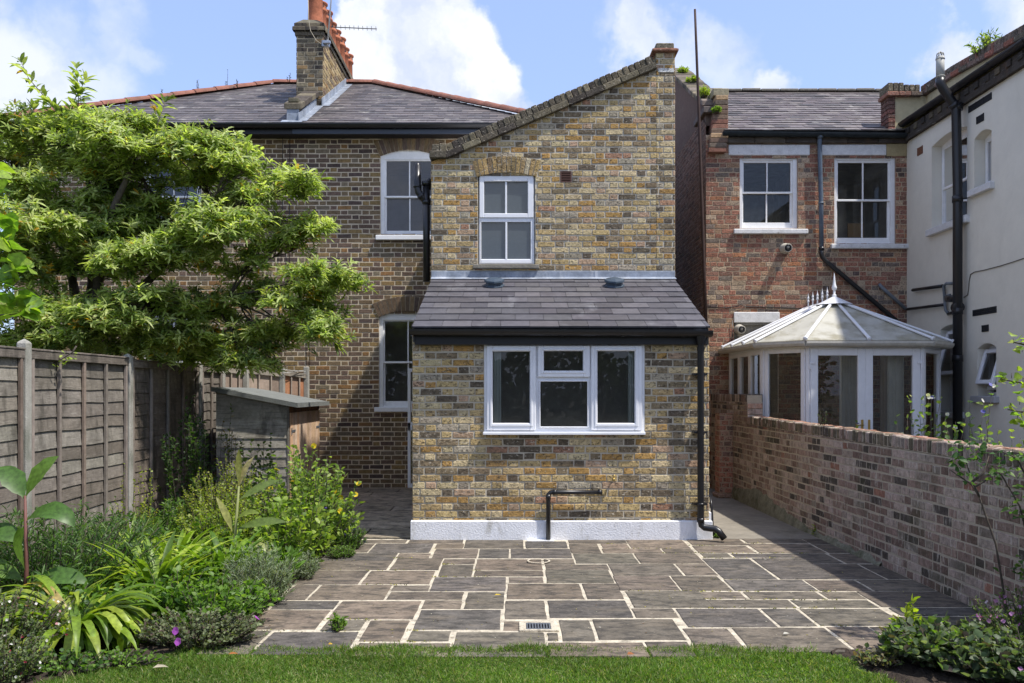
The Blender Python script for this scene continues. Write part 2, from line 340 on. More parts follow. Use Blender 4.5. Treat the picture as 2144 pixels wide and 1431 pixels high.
def brickwork(mb, O, u, n, poly, holes=(), pal=None, h=.075, mort=(.5, .46, .38), joint=.0135, proud=.006, jit=.0035, off=0., stretcher=.215, header=.1025, bond='flemish', bm=0, mm=1, up=(0, 0, 1), backing=0.):
    O = Vector(O); u = Vector(u).normalized(); n = Vector(n).normalized(); up = Vector(up)
    W3 = lambda a, b, c=0.: O + u * a + up * b + n * c
    flip = u.cross(up).dot(n) < 0
    bs = [p[1] for p in poly]; as_ = [p[0] for p in poly]
    # backing sheet of mortar
    cuts = sorted(set([min(bs), max(bs)] + [x for q in holes for x in (q[2], q[3]) if min(bs) < x < max(bs)]))
    for b0, b1 in zip(cuts, cuts[1:]):
        hh = [(q[0], q[1]) for q in holes if q[2] < (b0 + b1) / 2 < q[3]]
        for s, e in minus(min(as_), max(as_), hh):
            pg = clip([(s, b0), (e, b0), (e, b1), (s, b1)], poly)
            if pg:
                pts = [W3(a, b, -backing) for a, b in pg]; mb.face(pts[::-1] if flip else pts, mort, mm)
    r0 = math.floor(min(bs) / h); r1 = math.ceil(max(bs) / h); per = stretcher + header + 2 * joint
    for r in range(r0, r1):
        b0 = r * h + joint / 2; b1 = (r + 1) * h - joint / 2; mid = (b0 + b1) / 2
        hh = [(q[0] - joint / 2, q[1] + joint / 2) for q in holes if q[2] < mid < q[3]]
        a = min(as_) - per - rnd.uniform(0, .03); seg = 0
        if bond == 'flemish': a = math.floor(min(as_) / per - 1) * per + (per / 2 if r % 2 else 0) + off + rnd.uniform(-.006, .006)
        elif bond == 'mixed': a = min(as_) - rnd.random() * per
        while a < max(as_):
            if bond == 'flemish': wd = stretcher if seg % 2 == 0 else header
            elif bond == 'header': wd = header
            elif bond == 'edge': wd = header * .63
            else: wd = stretcher if rnd.random() < .55 else header
            seg += 1
            s0, e0 = a + joint / 2, a + wd + joint / 2; a += wd + joint
            for s, e in minus(s0, e0, hh):
                if e - s < .015: continue
                q = rnd.uniform(-jit, jit)
                pg = clip([(s + rnd.uniform(-jit, jit), b0 + rnd.uniform(-jit, jit) + q), (e + rnd.uniform(-jit, jit), b0 + rnd.uniform(-jit, jit) + q), (e + rnd.uniform(-jit, jit), b1 + rnd.uniform(-jit, jit) + q), (s + rnd.uniform(-jit, jit), b1 + rnd.uniform(-jit, jit) + q)], poly)
                if not pg or area(pg) < 2e-4: continue
                c = pick(pal); hgt = proud * rnd.uniform(.5, 1.5); ip = inset(pg, .0045)
                outer = [W3(x, y, -.001 - backing) for x, y in pg]; inner = [W3(x, y, hgt) for x, y in ip]; k = len(pg)
                fs = [tuple(range(k, 2 * k))] + [(i, (i + 1) % k, (i + 1) % k + k, i + k) for i in range(k)]
                if flip: fs = [f[::-1] for f in fs]
                mb.mesh(outer + inner, fs, c, bm)
def slates(mb, O, u, v, poly, row=.2, wid=.25, t=.008, pal=None, under=(.03, .03, .03), um=0, jit=.003):
    O = Vector(O); u = Vector(u).normalized(); v = Vector(v).normalized(); n = u.cross(v); 
    if n.z < 0: n = -n
    flip = u.cross(v).dot(n) < 0
    W3 = lambda a, b, c=0.: O + u * a + v * b + n * c
    pts = [W3(a, b, -.004) for a, b in poly]; mb.face(pts[::-1] if flip else pts, under, um)
    bs = [p[1] for p in poly]; as_ = [p[0] for p in poly]; r = 0; b = min(bs)
    while b < max(bs) - .01:
        a = min(as_) - (wid / 2 if r % 2 else wid) + rnd.uniform(-.01, .01)
        while a < max(as_):
            pg = clip([(a + .002, b + rnd.uniform(-jit, jit)), (a + wid - .002, b + rnd.uniform(-jit, jit)), (a + wid - .002, b + row), (a + .002, b + row)], poly)
            a += wid
            if not pg or area(pg) < 3e-4: continue
            c = pick(pal); tt = t * rnd.uniform(.8, 1.3); k = len(pg)
            hi = [W3(x, y, tt * (1 - (y - b) / row * .85)) for x, y in pg]; lo = [W3(x, y, -.003) for x, y in pg]
            fs = [tuple(range(k, 2 * k))] + [(i, (i + 1) % k, (i + 1) % k + k, i + k) for i in range(k)]
            if flip: fs = [f[::-1] for f in fs]
            mb.mesh(lo + hi, fs, c, 0)
        b += row; r += 1
def arch(mb, O, u, n, ac, bsp, hw, rise, ht, nv, pal, mort, c0=-.10, c1=.013):
    """segmental arch of voussoirs: lower edge springs at bsp, rises by rise"""
    O = Vector(O); u = Vector(u); n = Vector(n); Rr = (hw * hw + rise * rise) / (2 * rise); cy = bsp + rise - Rr; th = math.asin(hw / Rr)
    pt = lambda ang, r: (ac + math.sin(ang) * r, cy + math.cos(ang) * r)
    W3 = lambda p, c: O + u * p[0] + Vector((0, 0, 1)) * p[1] + n * c
    for i in range(nv):
        t0 = -th + 2 * th * i / nv; t1 = t0 + 2 * th / nv
        q = [pt(t0, Rr), pt(t1, Rr), pt(t1, Rr + ht), pt(t0, Rr + ht)]
        mb.prism([W3(p, c0) for p in q], n * (c1 - .005 - c0), mort, 1)
        g = .005 / Rr; q = [pt(t0 + g, Rr - .001), pt(t1 - g, Rr - .001), pt(t1 - g, Rr + ht - rnd.uniform(.002, .008)), pt(t0 + g, Rr + ht - rnd.uniform(.002, .008))]
        mb.prism([W3(p, c0 + .002) for p in q], n * (c1 - c0 + rnd.uniform(0, .004)), pick(pal), 0)
def strips(mb, O, u, n, rect, holes, c0, c1, c=(1, 1, 1), m=0):
    """rectangle minus rectangular holes, as boxes between depth c0 and c1 along n"""
    O = Vector(O); u = Vector(u); n = Vector(n); a0, a1, b0, b1 = rect
    cuts = sorted(set([b0, b1] + [x for q in holes for x in (q[2], q[3]) if b0 < x < b1]))
    for s0, s1 in zip(cuts, cuts[1:]):
        hh = [(q[0], q[1]) for q in holes if q[2] < (s0 + s1) / 2 < q[3]]
        for s, e in minus(a0, a1, hh):
            mb.obox(O + u * s + Vector((0, 0, s0)) + n * c0, u * (e - s), n * (c1 - c0), Vector((0, 0, s1 - s0)), c, m)
def bars(mb, O, u, n, rect, w, c0, c1, bev=.004, m=0):
    """a rectangular ring (sash) of bevelled bars"""
    O = Vector(O); u = Vector(u); n = Vector(n); a0, a1, b0, b1 = rect; Z = Vector((0, 0, 1)); d = n * (c1 - c0)
    wl, wr, wb, wt = w if isinstance(w, tuple) else (w,) * 4
    mb.obox(O + u * a0 + Z * b0 + n * c0, u * wl, d, Z * (b1 - b0), m=m, bev=bev)
    mb.obox(O + u * (a1 - wr) + Z * b0 + n * c0, u * wr, d, Z * (b1 - b0), m=m, bev=bev)
    mb.obox(O + u * (a0 + wl - .001) + Z * b0 + n * (c0 + .001), u * (a1 - a0 - wl - wr + .002), n * (c1 - c0 - .002), Z * wb, m=m, bev=bev)
    mb.obox(O + u * (a0 + wl - .001) + Z * (b1 - wt) + n * (c0 + .001), u * (a1 - a0 - wl - wr + .002), n * (c1 - c0 - .002), Z * wt, m=m, bev=bev)
def pane(name, O, u, n, rect, c, mt, parent, **tg):
    mb = MB(); O = Vector(O); u = Vector(u); n = Vector(n); a0, a1, b0, b1 = rect; Z = Vector((0, 0, 1))
    mb.face([O + u * a + Z * b + n * c for a, b in ((a0, b0), (a1, b0), (a1, b1), (a0, b1))]); return mb.build(name, mt, parent, **tg)
def room(parent, O, u, n, rect, depth=1.6, grow=.5, mt='room', c0=-.12, back=None):
    mb = MB(); O = Vector(O); u = Vector(u); n = Vector(n); a0, a1, b0, b1 = rect; a0 -= grow; a1 += grow; b0 -= grow * .6; b1 += grow * .3; Z = Vector((0, 0, 1))
    q = lambda a, b, c: O + u * a + Z * b + n * c; c1 = c0 - depth
    mb.face([q(a0, b0, c1), q(a1, b0, c1), q(a1, b1, c1), q(a0, b1, c1)]); mb.face([q(a0, b0, c0), q(a0, b0, c1), q(a0, b1, c1), q(a0, b1, c0)]); mb.face([q(a1, b0, c0), q(a1, b0, c1), q(a1, b1, c1), q(a1, b1, c0)])
    mb.face([q(a0, b0, c0), q(a1, b0, c0), q(a1, b0, c1), q(a0, b0, c1)]); mb.face([q(a0, b1, c0), q(a1, b1, c0), q(a1, b1, c1), q(a0, b1, c1)])
    return mb.build('interior', M[mt], parent)
def reveal(mb, O, u, n, rect, d, c=(1, 1, 1), m=0):
    O = Vector(O); u = Vector(u); n = Vector(n); a0, a1, b0, b1 = rect; Z = Vector((0, 0, 1)); q = lambda a, b, cc: O + u * a + Z * b + n * cc
    for (p0, p1) in (((a0, b0), (a1, b0)), ((a1, b0), (a1, b1)), ((a1, b1), (a0, b1)), ((a0, b1), (a0, b0))):
        mb.face([q(*p0, 0), q(*p1, 0), q(*p1, -d), q(*p0, -d)], c, m)
XA, YA_, ZA = Vector((1, 0, 0)), Vector((0, 1, 0)), Vector((0, 0, 1)); FRONT = Vector((0, -1, 0)); LEFT = Vector((-1, 0, 0)); RIGHT = Vector((1, 0, 0))

PAL_YEL = [(26, (.43, .32, .155)), (18, (.50, .405, .235)), (15, (.38, .23, .08)), (8, (.40, .275, .18)), (12, (.125, .10, .07)), (18, (.22, .17, .105)), (8, (.33, .285, .21)), (2, (.34, .19, .12))]
PAL_OLD = [(40, (.175, .125, .075)), (22, (.145, .100, .075)), (14, (.24, .165, .075)), (8, (.095, .070, .06)), (7, (.24, .135, .06)), (10, (.18, .145, .10))]
PAL_RED = [(34, (.31, .145, .10)), (24, (.25, .135, .10)), (14, (.35, .22, .14)), (13, (.19, .15, .125)), (12, (.40, .30, .21)), (5, (.38, .17, .09)), (3, (.12, .085, .075))]
PAL_GDN = [(34, (.235, .165, .135)), (24, (.33, .26, .22)), (20, (.165, .112, .09)), (11, (.07, .058, .05)), (14, (.25, .205, .17)), (1, (.24, .12, .085))]
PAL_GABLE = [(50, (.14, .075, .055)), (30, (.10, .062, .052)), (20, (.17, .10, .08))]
PAL_SOOT = [(50, (.11, .095, .07)), (30, (.17, .145, .10)), (20, (.07, .06, .05))]
PAL_SLATE = [(50, (.105, .092, .092)), (30, (.135, .118, .115)), (20, (.075, .068, .07))]
PAL_NEW = [(60, (.082, .078, .086)), (25, (.10, .094, .10)), (15, (.068, .064, .07))]
# ------------------------------------------------------------ ground
YE, YW, YM = 8.70, 10.63, 13.30
def sheet(name, pts, mt, **tg):
    mb = MB(); mb.face(pts); return mb.build(name, mt, None, kind='structure', **tg)
sheet('ground', [(-300, -300, -.06), (300, -300, -.06), (300, 300, -.06), (-300, 300, -.06)], M['ground'])
# patio: pale pointing bed and hand-laid slabs (left, right, near, far read off in the 4.288x enlargement)
SL = [(1180, 1680, 40, 78), (1700, 2187, 40, 81), (2200, 2730, 40, 127), (2747, 3118, 62, 125), (3130, 3650, 40, 83), (3665, 4185, 40, 125), (1940, 2190, 83, 127), (1370, 1900, 80, 165), (900, 1360, 80, 163),
 (1600, 1885, 168, 213), (1920, 2318, 129, 215), (2328, 2600, 129, 215), (2612, 3160, 129, 215), (3145, 3410, 85, 170), (3430, 3670, 85, 125), (3440, 3970, 127, 168), (3985, 4250, 127, 168), (3185, 3735, 170, 262),
 (3750, 4315, 170, 262), (700, 1580, 167, 235), (640, 1525, 236, 320), (1560, 1985, 215, 320), (2005, 2290, 220, 268), (1978, 2272, 270, 380), (2300, 2895, 220, 322), (2912, 3185, 220, 268), (2285, 2905, 324, 378), (2922, 3490, 268, 318),
 (2930, 3520, 320, 437), (3510, 4120, 264, 370), (4135, 4425, 264, 370), (1905, 2570, 382, 512), (2595, 2905, 382, 437), (2580, 3250, 440, 583), (3275, 3600, 440, 583), (3560, 4085, 372, 505), (4100, 4540, 372, 508),
 (500, 1290, 322, 450), (1310, 1910, 324, 448), (300, 830, 452, 590), (850, 1510, 452, 590), (1545, 1880, 455, 512), (1515, 2185, 517, 587), (2208, 2555, 515, 670), (1825, 2170, 590, 672), (200, 1050, 594, 676), (100, 925, 680, 855),
 (1030, 1775, 596, 764), (935, 1290, 768, 866), (1300, 1665, 770, 963), (1770, 2520, 678, 858), (1700, 2065, 865, 963), (-100, 355, 864, 1080), (375, 1190, 872, 1080), (1215, 2060, 972, 1100), (2095, 2925, 874, 1100), (2560, 2925, 592, 762),
 (2550, 2745, 778, 868), (2955, 3680, 592, 752), (3060, 3350, 768, 962), (2945, 3040, 884, 958), (3375, 4130, 760, 950), (2960, 3830, 972, 1100), (3850, 4240, 962, 1100), (3680, 4370, 508, 660), (3715, 4095, 665, 750), (4325, 4705, 514, 580),
 (4395, 5145, 585, 660), (4730, 5395, 514, 582), (4145, 4925, 665, 835), (4945, 5275, 665, 828), (4240, 4670, 842, 1100), (4690, 5565, 838, 1060), (4215, 4705, 44, 98), (4270, 4770, 101, 165), (4330, 4585, 168, 209), (4605, 5155, 170, 210),
 (4425, 4885, 214, 404), (4905, 5400, 214, 404), (4715, 5260, 44, 78), (4790, 5370, 82, 167), (5175, 5520, 170, 262), (5430, 5850, 266, 404), (5280, 5720, 44, 90), (5400, 6100, 93, 168), (5545, 6300, 171, 262), (5870, 6600, 266, 404),
 (4575, 5300, 408, 508), (5320, 5780, 408, 510), (5800, 6600, 408, 508), (5420, 5765, 514, 584), (5165, 5870, 588, 661), (5295, 6060, 665, 822), (5830, 6800, 512, 655), (6060, 7000, 660, 734), (6185, 7200, 738, 900), (5590, 5985, 828, 1060), (6000, 6900, 828, 1060)]
def slab(mb, x0, x1, y0, y1, c, jt=.006, h=.012, m=0, z=0., bev=.006):
    j = lambda: rnd.uniform(-jt, jt)
    k = [(x0, y0), (x1, y0), (x1, y1), (x0, y1)]; pts = []
    for i in range(4):   # slightly wavy riven edge
        (ax, ay), (bx, by) = k[i], k[(i + 1) % 4]; n = max(2, int(math.hypot(bx - ax, by - ay) / .12))
        for q in range(n): pts.append((ax + (bx - ax) * q / n + j() * .6, ay + (by - ay) * q / n + j() * .6))
    cx, cy = (x0 + x1) / 2, (y0 + y1) / 2; n = len(pts); tilt = (rnd.uniform(-.003, .003), rnd.uniform(-.003, .003)); hh = h + rnd.uniform(-.002, .002)
    tz = lambda x, y, e: z + hh + (x - cx) * tilt[0] + (y - cy) * tilt[1] - e
    lo = [(x, y, z - .02) for x, y in pts]; ed = [(x, y, tz(x, y, .004)) for x, y in pts]
    ins = [(x + math.copysign(min(bev, abs(cx - x)), cx - x), y + math.copysign(min(bev, abs(cy - y)), cy - y)) for x, y in pts]
    top = [(x, y, tz(x, y, 0)) for x, y in ins]
    fs = [tuple(range(2 * n, 3 * n))] + [(i, (i + 1) % n, (i + 1) % n + n, i + n) for i in range(n)] + [(i + n, (i + 1) % n + n, (i + 1) % n + 2 * n, i + 2 * n) for i in range(n)]
    mb.mesh(lo + ed + top, fs, c, m)
PAL_FLAG = [(40, (.130, .108, .085)), (20, (.100, .090, .080)), (22, (.160, .128, .098)), (18, (.118, .104, .082))]
pat = MB()
for gl, gr, v0, v1 in SL:
    y0, y1 = 1120 + v0 / 4.288, 1120 + v1 / 4.288; ym = (y0 + y1) / 2
    k = EH / (ym - HY); xl = (460 + gl / 4.288 - CX) * k; xr = (460 + gr / 4.288 - CX) * k
    Yf, Yn = F * EH / (y0 - HY), F * EH / (y1 - HY)
    xl = max(xl, -1.74 - .05 * rnd.random() - (.1 if Yn < 5.4 else 0)); xr = min(xr, 3.3)
    if Yf > 8.66: Yf = 8.66 if xr < 2.2 else 8.70
    if xr - xl > .05: slab(pat, xl + .001, xr - .001, Yn + .009, Yf - .009, pick(PAL_FLAG), h=.005)
pat.build('patio', M['flag'], None, kind='structure')
bed = MB(); bed.face([(-1.8, 4.99, .0), (3.4, 4.99, 0), (3.4, 8.72, 0), (-1.8, 8.72, 0)]); bed.build('patio_pointing', M['joint'], None, kind='structure')
ps = MB(); y = 8.76
while y < 13.3:
    d = rnd.choice((.3, .45, .45, .6)); x = -4.2 - rnd.random() * .4
    while x < -1.1:
        wd = rnd.choice((.45, .6, .75, .9)); slab(ps, x + .008, min(x + wd - .008, -1.09), y + .008, min(y + d - .008, 13.3), pick([(1, (.33, .27, .20)), (1, (.28, .235, .175)), (1, (.37, .31, .23))])); x += wd
    y += d
ps.build('passage_paving', M['flag'], None, kind='structure')
bed = MB(); bed.face([(-4.4, 8.72, 0), (-1.0, 8.72, 0), (-1.0, 13.3, 0), (-4.4, 13.3, 0)]); bed.build('passage_bed', M['darkjoint'], None, kind='structure')
bed = MB(); bed.face([(2.0, 8.70, .006), (3.3, 8.70, .006), (3.3, 13.3, .01), (2.0, 13.3, .01)]); bed.build('side_path', M['concrete'], None, kind='structure')
def bumpy(name, x0, x1, y0, y1, z, amp, n, mt, edge=None):
    me = MB(); nx, ny = n; g = [[(x0 + (x1 - x0) * i / nx, y0 + (y1 - y0) * j / ny, z + rnd.uniform(-amp, amp)) for i in range(nx + 1)] for j in range(ny + 1)]
    if edge: g = [[(x, y, -.05 if edge(x, y) else zz_) for x, y, zz_ in r] for r in g]
    vs_ = [p for r in g for p in r]; fs = [(j * (nx + 1) + i, j * (nx + 1) + i + 1, (j + 1) * (nx + 1) + i + 1, (j + 1) * (nx + 1) + i) for j in range(ny) for i in range(nx)]
    me.mesh(vs_, fs, sm=True); return me.build(name, mt, None, kind='structure')
bumpy('flower_bed_soil', -4.28, -1.78, 3.2, 9.0, .008, .018, (40, 90), M['soil'], lambda x, y: y < 5.02 and x > -2.0 - (5.0 - y) * .85)
bumpy('fence_bed_soil', -4.28, -2.9, 9.0, 10.95, .015, .02, (20, 30), M['soil'])
bumpy('right_bed_soil', 1.86, 3.4, 3.4, 5.03, .0, .02, (30, 30), M['soil'], lambda x, y: x < 1.82 + (5.0 - y) * .42)
bumpy('lawn_ground', -4.3, 1.95, 3.0, 5.00, -.01, .006, (60, 20), mat('lawn_soil', (.05, .07, .02), .95, var=.3))

# ------------------------------------------------------------ lean-to
lean = thing('brick_lean_to', 'single storey yellow brick lean-to with wide white kitchen window and white plinth', 'extension', (.45, YE, 0))
XL, XR = X_(864, YE), X_(1484, YE)
O = Vector((0, YE, 0)); zs = Z_(722, YE)
wx0, wx1, wz0, wz1 = X_(1014, YE), X_(1349, YE), Z_(911, YE), zs + .02
mb = MB(); brickwork(mb, O, XA, FRONT, [(XL, .19), (XR, .19), (XR, 2.2), (XL, 2.2)], [(wx0, wx1, wz0, wz1 + .1)], PAL_YEL, mort=(.47, .42, .33), off=.03, proud=.007)
side = [(YE, .0), (YW, .0), (YW, 2.95), (YE, 2.15)]
brickwork(mb, (XL, 0, 0), YA_, LEFT, side, [(9.35, 10.2, 0, 2.05)], PAL_YEL, mort=(.4, .36, .3))
brickwork(mb, (XR, 0, 0), YA_, RIGHT, side, [], PAL_YEL, mort=(.4, .36, .3))
lw = mb.build('wall', [M['brick'], M['mortar']], lean)
mb = MB(); px0, px1 = X_(859, 8.66), X_(1492, 8.66)
mb.obox((px0, 8.655, -.05), XA * (px1 - px0), YA_ * .06, ZA * .25, bev=.008); mb.obox((px0, 8.716, -.05), XA * .045, YA_ * 1.9, ZA * .25, bev=.006); mb.obox((px1 - .045, 8.716, -.05), XA * .045, YA_ * 1.9, ZA * .33, bev=.006)
mb.box(X_(1104, 8.6), X_(1160, 8.6), 8.585, 8.66, -.02, .009); mb.build('plinth', M['whiterender'], lean)
# roof
ye, ze = 8.53, Z_(686, 8.53); zt = Z_(583, YW); v = Vector((0, YW - ye, zt - ze)); vl = v.length; rx0, rx1 = X_(862, ye), X_(1487, ye)
mb = MB(); slates(mb, (rx0, ye, ze), XA, v, [(0, 0), (rx1 - rx0, 0), (rx1 - rx0 + .02, vl), (0, vl)], row=vl / 9.0, wid=.30, t=.012, pal=PAL_NEW, jit=.003)
mb.obox((rx0 + .01, ye + .03, ze - .035), XA * (rx1 - rx0 - .02), v * .98, ZA * .028, (.012, .012, .012)); rf = mb.build('roof', M['newslate'], lean)
vu = v.normalized(); nn = XA.cross(vu)
mb = MB(); mb.obox(Vector((rx0 - .01, YW - .012, zt - .01)), XA * (rx1 - rx0 + .05), YA_ * .012, ZA * .10, bev=.003)
mb.obox(Vector((rx0 - .01, YW, zt)) - vu * .11 + nn * .014, XA * (rx1 - rx0 + .05), vu * .11, nn * .004)
for xx in (-.1, 1.0): mb.box(xx, xx + .012, YW - .018, YW - .01, zt, zt + .09)
mb.build('lead_flashing', M['lead'], lean)
for px, py in ((1035, 606), (1286, 606)):
    t = 0.80; p = Vector((rx0, ye, ze)) + v * t; p.x = X_(px, p.y); O2 = p + nn * .01; m2 = MB()
    m2.lathe(O2, [(.13, 0), (.125, .012), (.105, .02), (.1, .05), (.125, .055), (.12, .075), (.06, .095), (0, .1)], 8, nn); m2.smooth = [False] * len(m2.smooth); m2.build('roof_vent', mat('vent_plastic', (.05, .07, .095), .4), lean)
# fascia, soffit, gutter
mb = MB(); mb.box(X_(868, 8.62), X_(1484, 8.62), 8.615, 8.64, Z_(722, 8.62) - .0, ze - .03, bev=.003); mb.box(X_(868, 8.62), X_(1484, 8.62), 8.64, 8.695, Z_(722, 8.62) + .002, Z_(722, 8.62) + .02)
mb.obox(Vector((rx0 + .005, 8.60, 2.05)), XA * .018, YA_ * .1, ZA * .13); mb.build('fascia', M['blacktimber'], lean)
def gutter(name, p0, p1, r, out, parent, mt, nclip=6):
    p0, p1 = Vector(p0), Vector(p1); d = (p1 - p0); m = MB(); out = Vector(out); k = 10; prof = []
    for i in range(k + 1):
        a = math.pi * i / k; prof.append((math.cos(a) * r, -math.sin(a) * r))
    prof2 = [(x * .88, y * .88) for x, y in prof][::-1]; loop = prof + prof2
    for e, sgn in ((p0, 1), (p1, -1)):
        pass
    q0 = [p0 + out * x + ZA * y for x, y in loop]; q1 = [p + d for p in q0]; n = len(loop)
    m.mesh(q0 + q1, [(i, (i + 1) % n, (i + 1) % n + n, i + n) for i in range(n)], sm=False)
    for e in (p0, p1): m.face([e + out * x + ZA * y for x, y in prof])
    for i in range(nclip):
        c = p0 + d * ((i + .5) / nclip); dd = d.normalized() * .03; q = [c + out * x * 1.09 + ZA * y * 1.09 for x, y in prof]
        m.mesh(q + [p + dd for p in q], [(j, j + 1, j + len(q) + 1, j + len(q)) for j in range(len(q) - 1)])
    return m.build(name, mt, parent)
gutter('gutter', (X_(857, 8.5), 8.54, ze - .02), (X_(1493, 8.5), 8.54, ze - .035), .06, FRONT, lean, M['black'], 5)
def pipe_px(pts, Y): return [P(x, y, Y) if len(q) == 2 else P(x, y, q[2]) for q in pts for x, y in [q[:2]]]
mb = MB(); yy = 8.60
mb.lathe(P(1467, 712, 8.56), [(.034, -.05), (.045, 0), (.055, .05)], 14)
mb.tube([P(1467, 700, 8.55), P(1467, 726, 8.58), P(1467, 1092, yy), P(1469, 1100, yy), P(1475, 1105, yy - .01), P(1498, 1108, yy - .06), P(1505, 1113, yy - .08), P(1517, 1129, yy - .1)], .034, 14)
for py in (730, 1088): mb.tube([P(1467, py - 3, yy), P(1467, py + 5, yy)], .039, 14)
for py in (783, 905, 1055):
    mb.tube([P(1467, py - 1.5, yy), P(1467, py + 3, yy)], .040, 14); mb.box(X_(1453, yy), X_(1481, yy), yy, YE, Z_(py + 3, yy), Z_(py - 1, yy))
mb.build('downpipe', M['black'], lean)
mb = MB(); mb.tube([P(1148, 1136, 8.625), P(1148, 1042, 8.625), P(1149, 1035, 8.625), P(1153, 1031.5, 8.625), P(1160, 1031, 8.625), P(1261, 1031, 8.625)], .0235, 12)
for q0, q1 in (((1148, 1046), (1148, 1036)), ((1157, 1031), (1166, 1031)), ((1252, 1031), (1260, 1031))): mb.tube([P(*q0, 8.625), P(*q1, 8.625)], .027, 12)
mb.tube([P(1244, 1031, 8.63), P(1238, 1021, YE)], .004, 6); mb.build('waste_pipe', M['black'], lean)
mb = MB(); mb.tube([P(1285, 1001, 8.70), P(1285, 1001, 8.62), P(1286, 1008, 8.60)], .009, 8); mb.tube([P(1281, 996, 8.64), P(1290, 996, 8.64)], .005, 6); mb.tube([P(1285, 996, 8.64), P(1285, 1001, 8.64)], .004, 6); mb.build('garden_tap', M['brass'], lean)
mb = MB(); mb.tube([P(1487, 1040, 8.85), P(1490, 1062, 8.8), P(1492, 1100, 8.78), P(1494, 1122, 8.76)], .012, 8); mb.build('black_cable', M['black'], lean)
# kitchen window
kw = MB(); Ow = Vector((0, YE, 0))
gl = [(1031.6, 1109.3, 736.3, 886.2), (1138.7, 1220.6, 735.5, 776.6), (1131.6, 1229.8, 799.3, 893.8), (1250.8, 1328.9, 735.5, 886.2)]
yg = 8.67; R4 = lambda g, Y: (X_(g[0], Y), X_(g[1], Y), Z_(g[3], Y), Z_(g[2], Y))
strips(kw, Ow, XA, FRONT, (X_(1014, YE) , X_(1349, YE), Z_(906, YE), Z_(721, YE)), [R4((1027, 1113, 731, 891), YE), R4((1134, 1227, 731, 783), YE), R4((1131, 1231, 797, 895), YE), R4((1245, 1333, 731, 891), YE)], -.06, .008)
win = kw.build('window', M['upvc'], lean)
for s, g in (((1019, 1122, 724, 901), gl[0]), ((1126, 1235, 724, 790), gl[1]), ((1237.5, 1344.5, 724, 901), gl[3])):
    m2 = MB(); r = R4(s, 8.67); q = R4(g, 8.67); wl, wr, wb, wt = q[0] - r[0], r[1] - q[1], q[2] - r[2], r[3] - q[3]
    bars(m2, Vector((0, 8.67, 0)), XA, FRONT, r, (wl, wr, wb, wt), -.03, .012, .006)
    i2 = (r[0] + wl * .55, r[1] - wr * .55, r[2] + wb * .55, r[3] - wt * .55); bars(m2, Vector((0, 8.67, 0)), XA, FRONT, i2, (wl * .35, wr * .35, wb * .35, wt * .35), .008, .019, .004)
    m2.build('sash', M['upvc'], win)
m2 = MB(); r = R4((1129, 1232, 797, 896), 8.68); bars(m2, Vector((0, 8.68, 0)), XA, FRONT, r, .012, -.02, .012, .004); m2.build('glazing_bead', M['upvc'], win)
for g in gl: pane('pane', (0, 8.69, 0), XA, FRONT, R4(g, 8.69), 0, M['glass'], win)
m2 = MB(); m2.box(X_(1011, 8.6), X_(1352, 8.6), 8.615, YE, Z_(911, 8.62), Z_(905, 8.62), bev=.004); m2.build('sill', M['upvc'], win)
m2 = MB()
for i in range(6): m2.box(X_(1031 + i * 3.2, 8.85), X_(1033.2 + i * 3.2, 8.85), 8.74, 8.81, Z_(892, 8.8), Z_(730, 8.8))
m2.build('vertical_blind', M['blind'], win); m2 = MB()
for i in range(5): m2.box(X_(1313 + i * 3.6, 8.85), X_(1315.5 + i * 3.6, 8.85), 8.74, 8.81, Z_(892, 8.8), Z_(730, 8.8))
m2.build('vertical_blind', M['blind'], win)
room(lean, (0, YE, 0), XA, FRONT, (wx0, wx1, wz0, wz1), 1.7, .4, c0=-.13)
# white door in the flank, standing open past the corner
door = MB(); xd = XL - .012; bars(door, (xd, 0, 0), YA_, LEFT, (9.36, 10.19, .02, 2.03), (.09, .09, .12, .09), -.05, .0, .004)
dr = door.build('side_door', M['upvc'], lean); pane('pane', (xd - .01, 0, 0), YA_, LEFT, (9.42, 10.1, .12, 1.95), -.02, M['glass'], dr)
dl = MB(); x0, x1 = X_(853.5, 9.9), XL - .03; O3 = Vector((0, 11.85, 0))
x0, x1 = X_(853.5, 11.8), X_(905, 11.8)
bars(dl, Vector((0, 11.8, 0)), XA, FRONT, (x0, x1, Z_(1022, 11.8), Z_(772, 11.8)), (.042, .06, .06, .05), -.04, .0, .004); dl.box(x0, x1, 11.8, 11.84, Z_(902, 11.8), Z_(885, 11.8), bev=.004)
wing = thing('gabled_wing', 'two storey yellow brick wing with sloping gable parapet behind the lean-to', 'house wing', (.45, YW, 0))
dlo = dl.build('open_door', M['upvc'], wing); pane('pane', (0, 11.82, 0), XA, FRONT, (x0 + .03, x1, Z_(1015, 11.8), Z_(778, 11.8)), 0, M['glass'], dlo)
m2 = MB(); m2.box(x0 + .012, x0 + .03, 11.785, 11.80, Z_(902, 11.8), Z_(893, 11.8)); m2.build('keyhole', M['iron'], dlo)

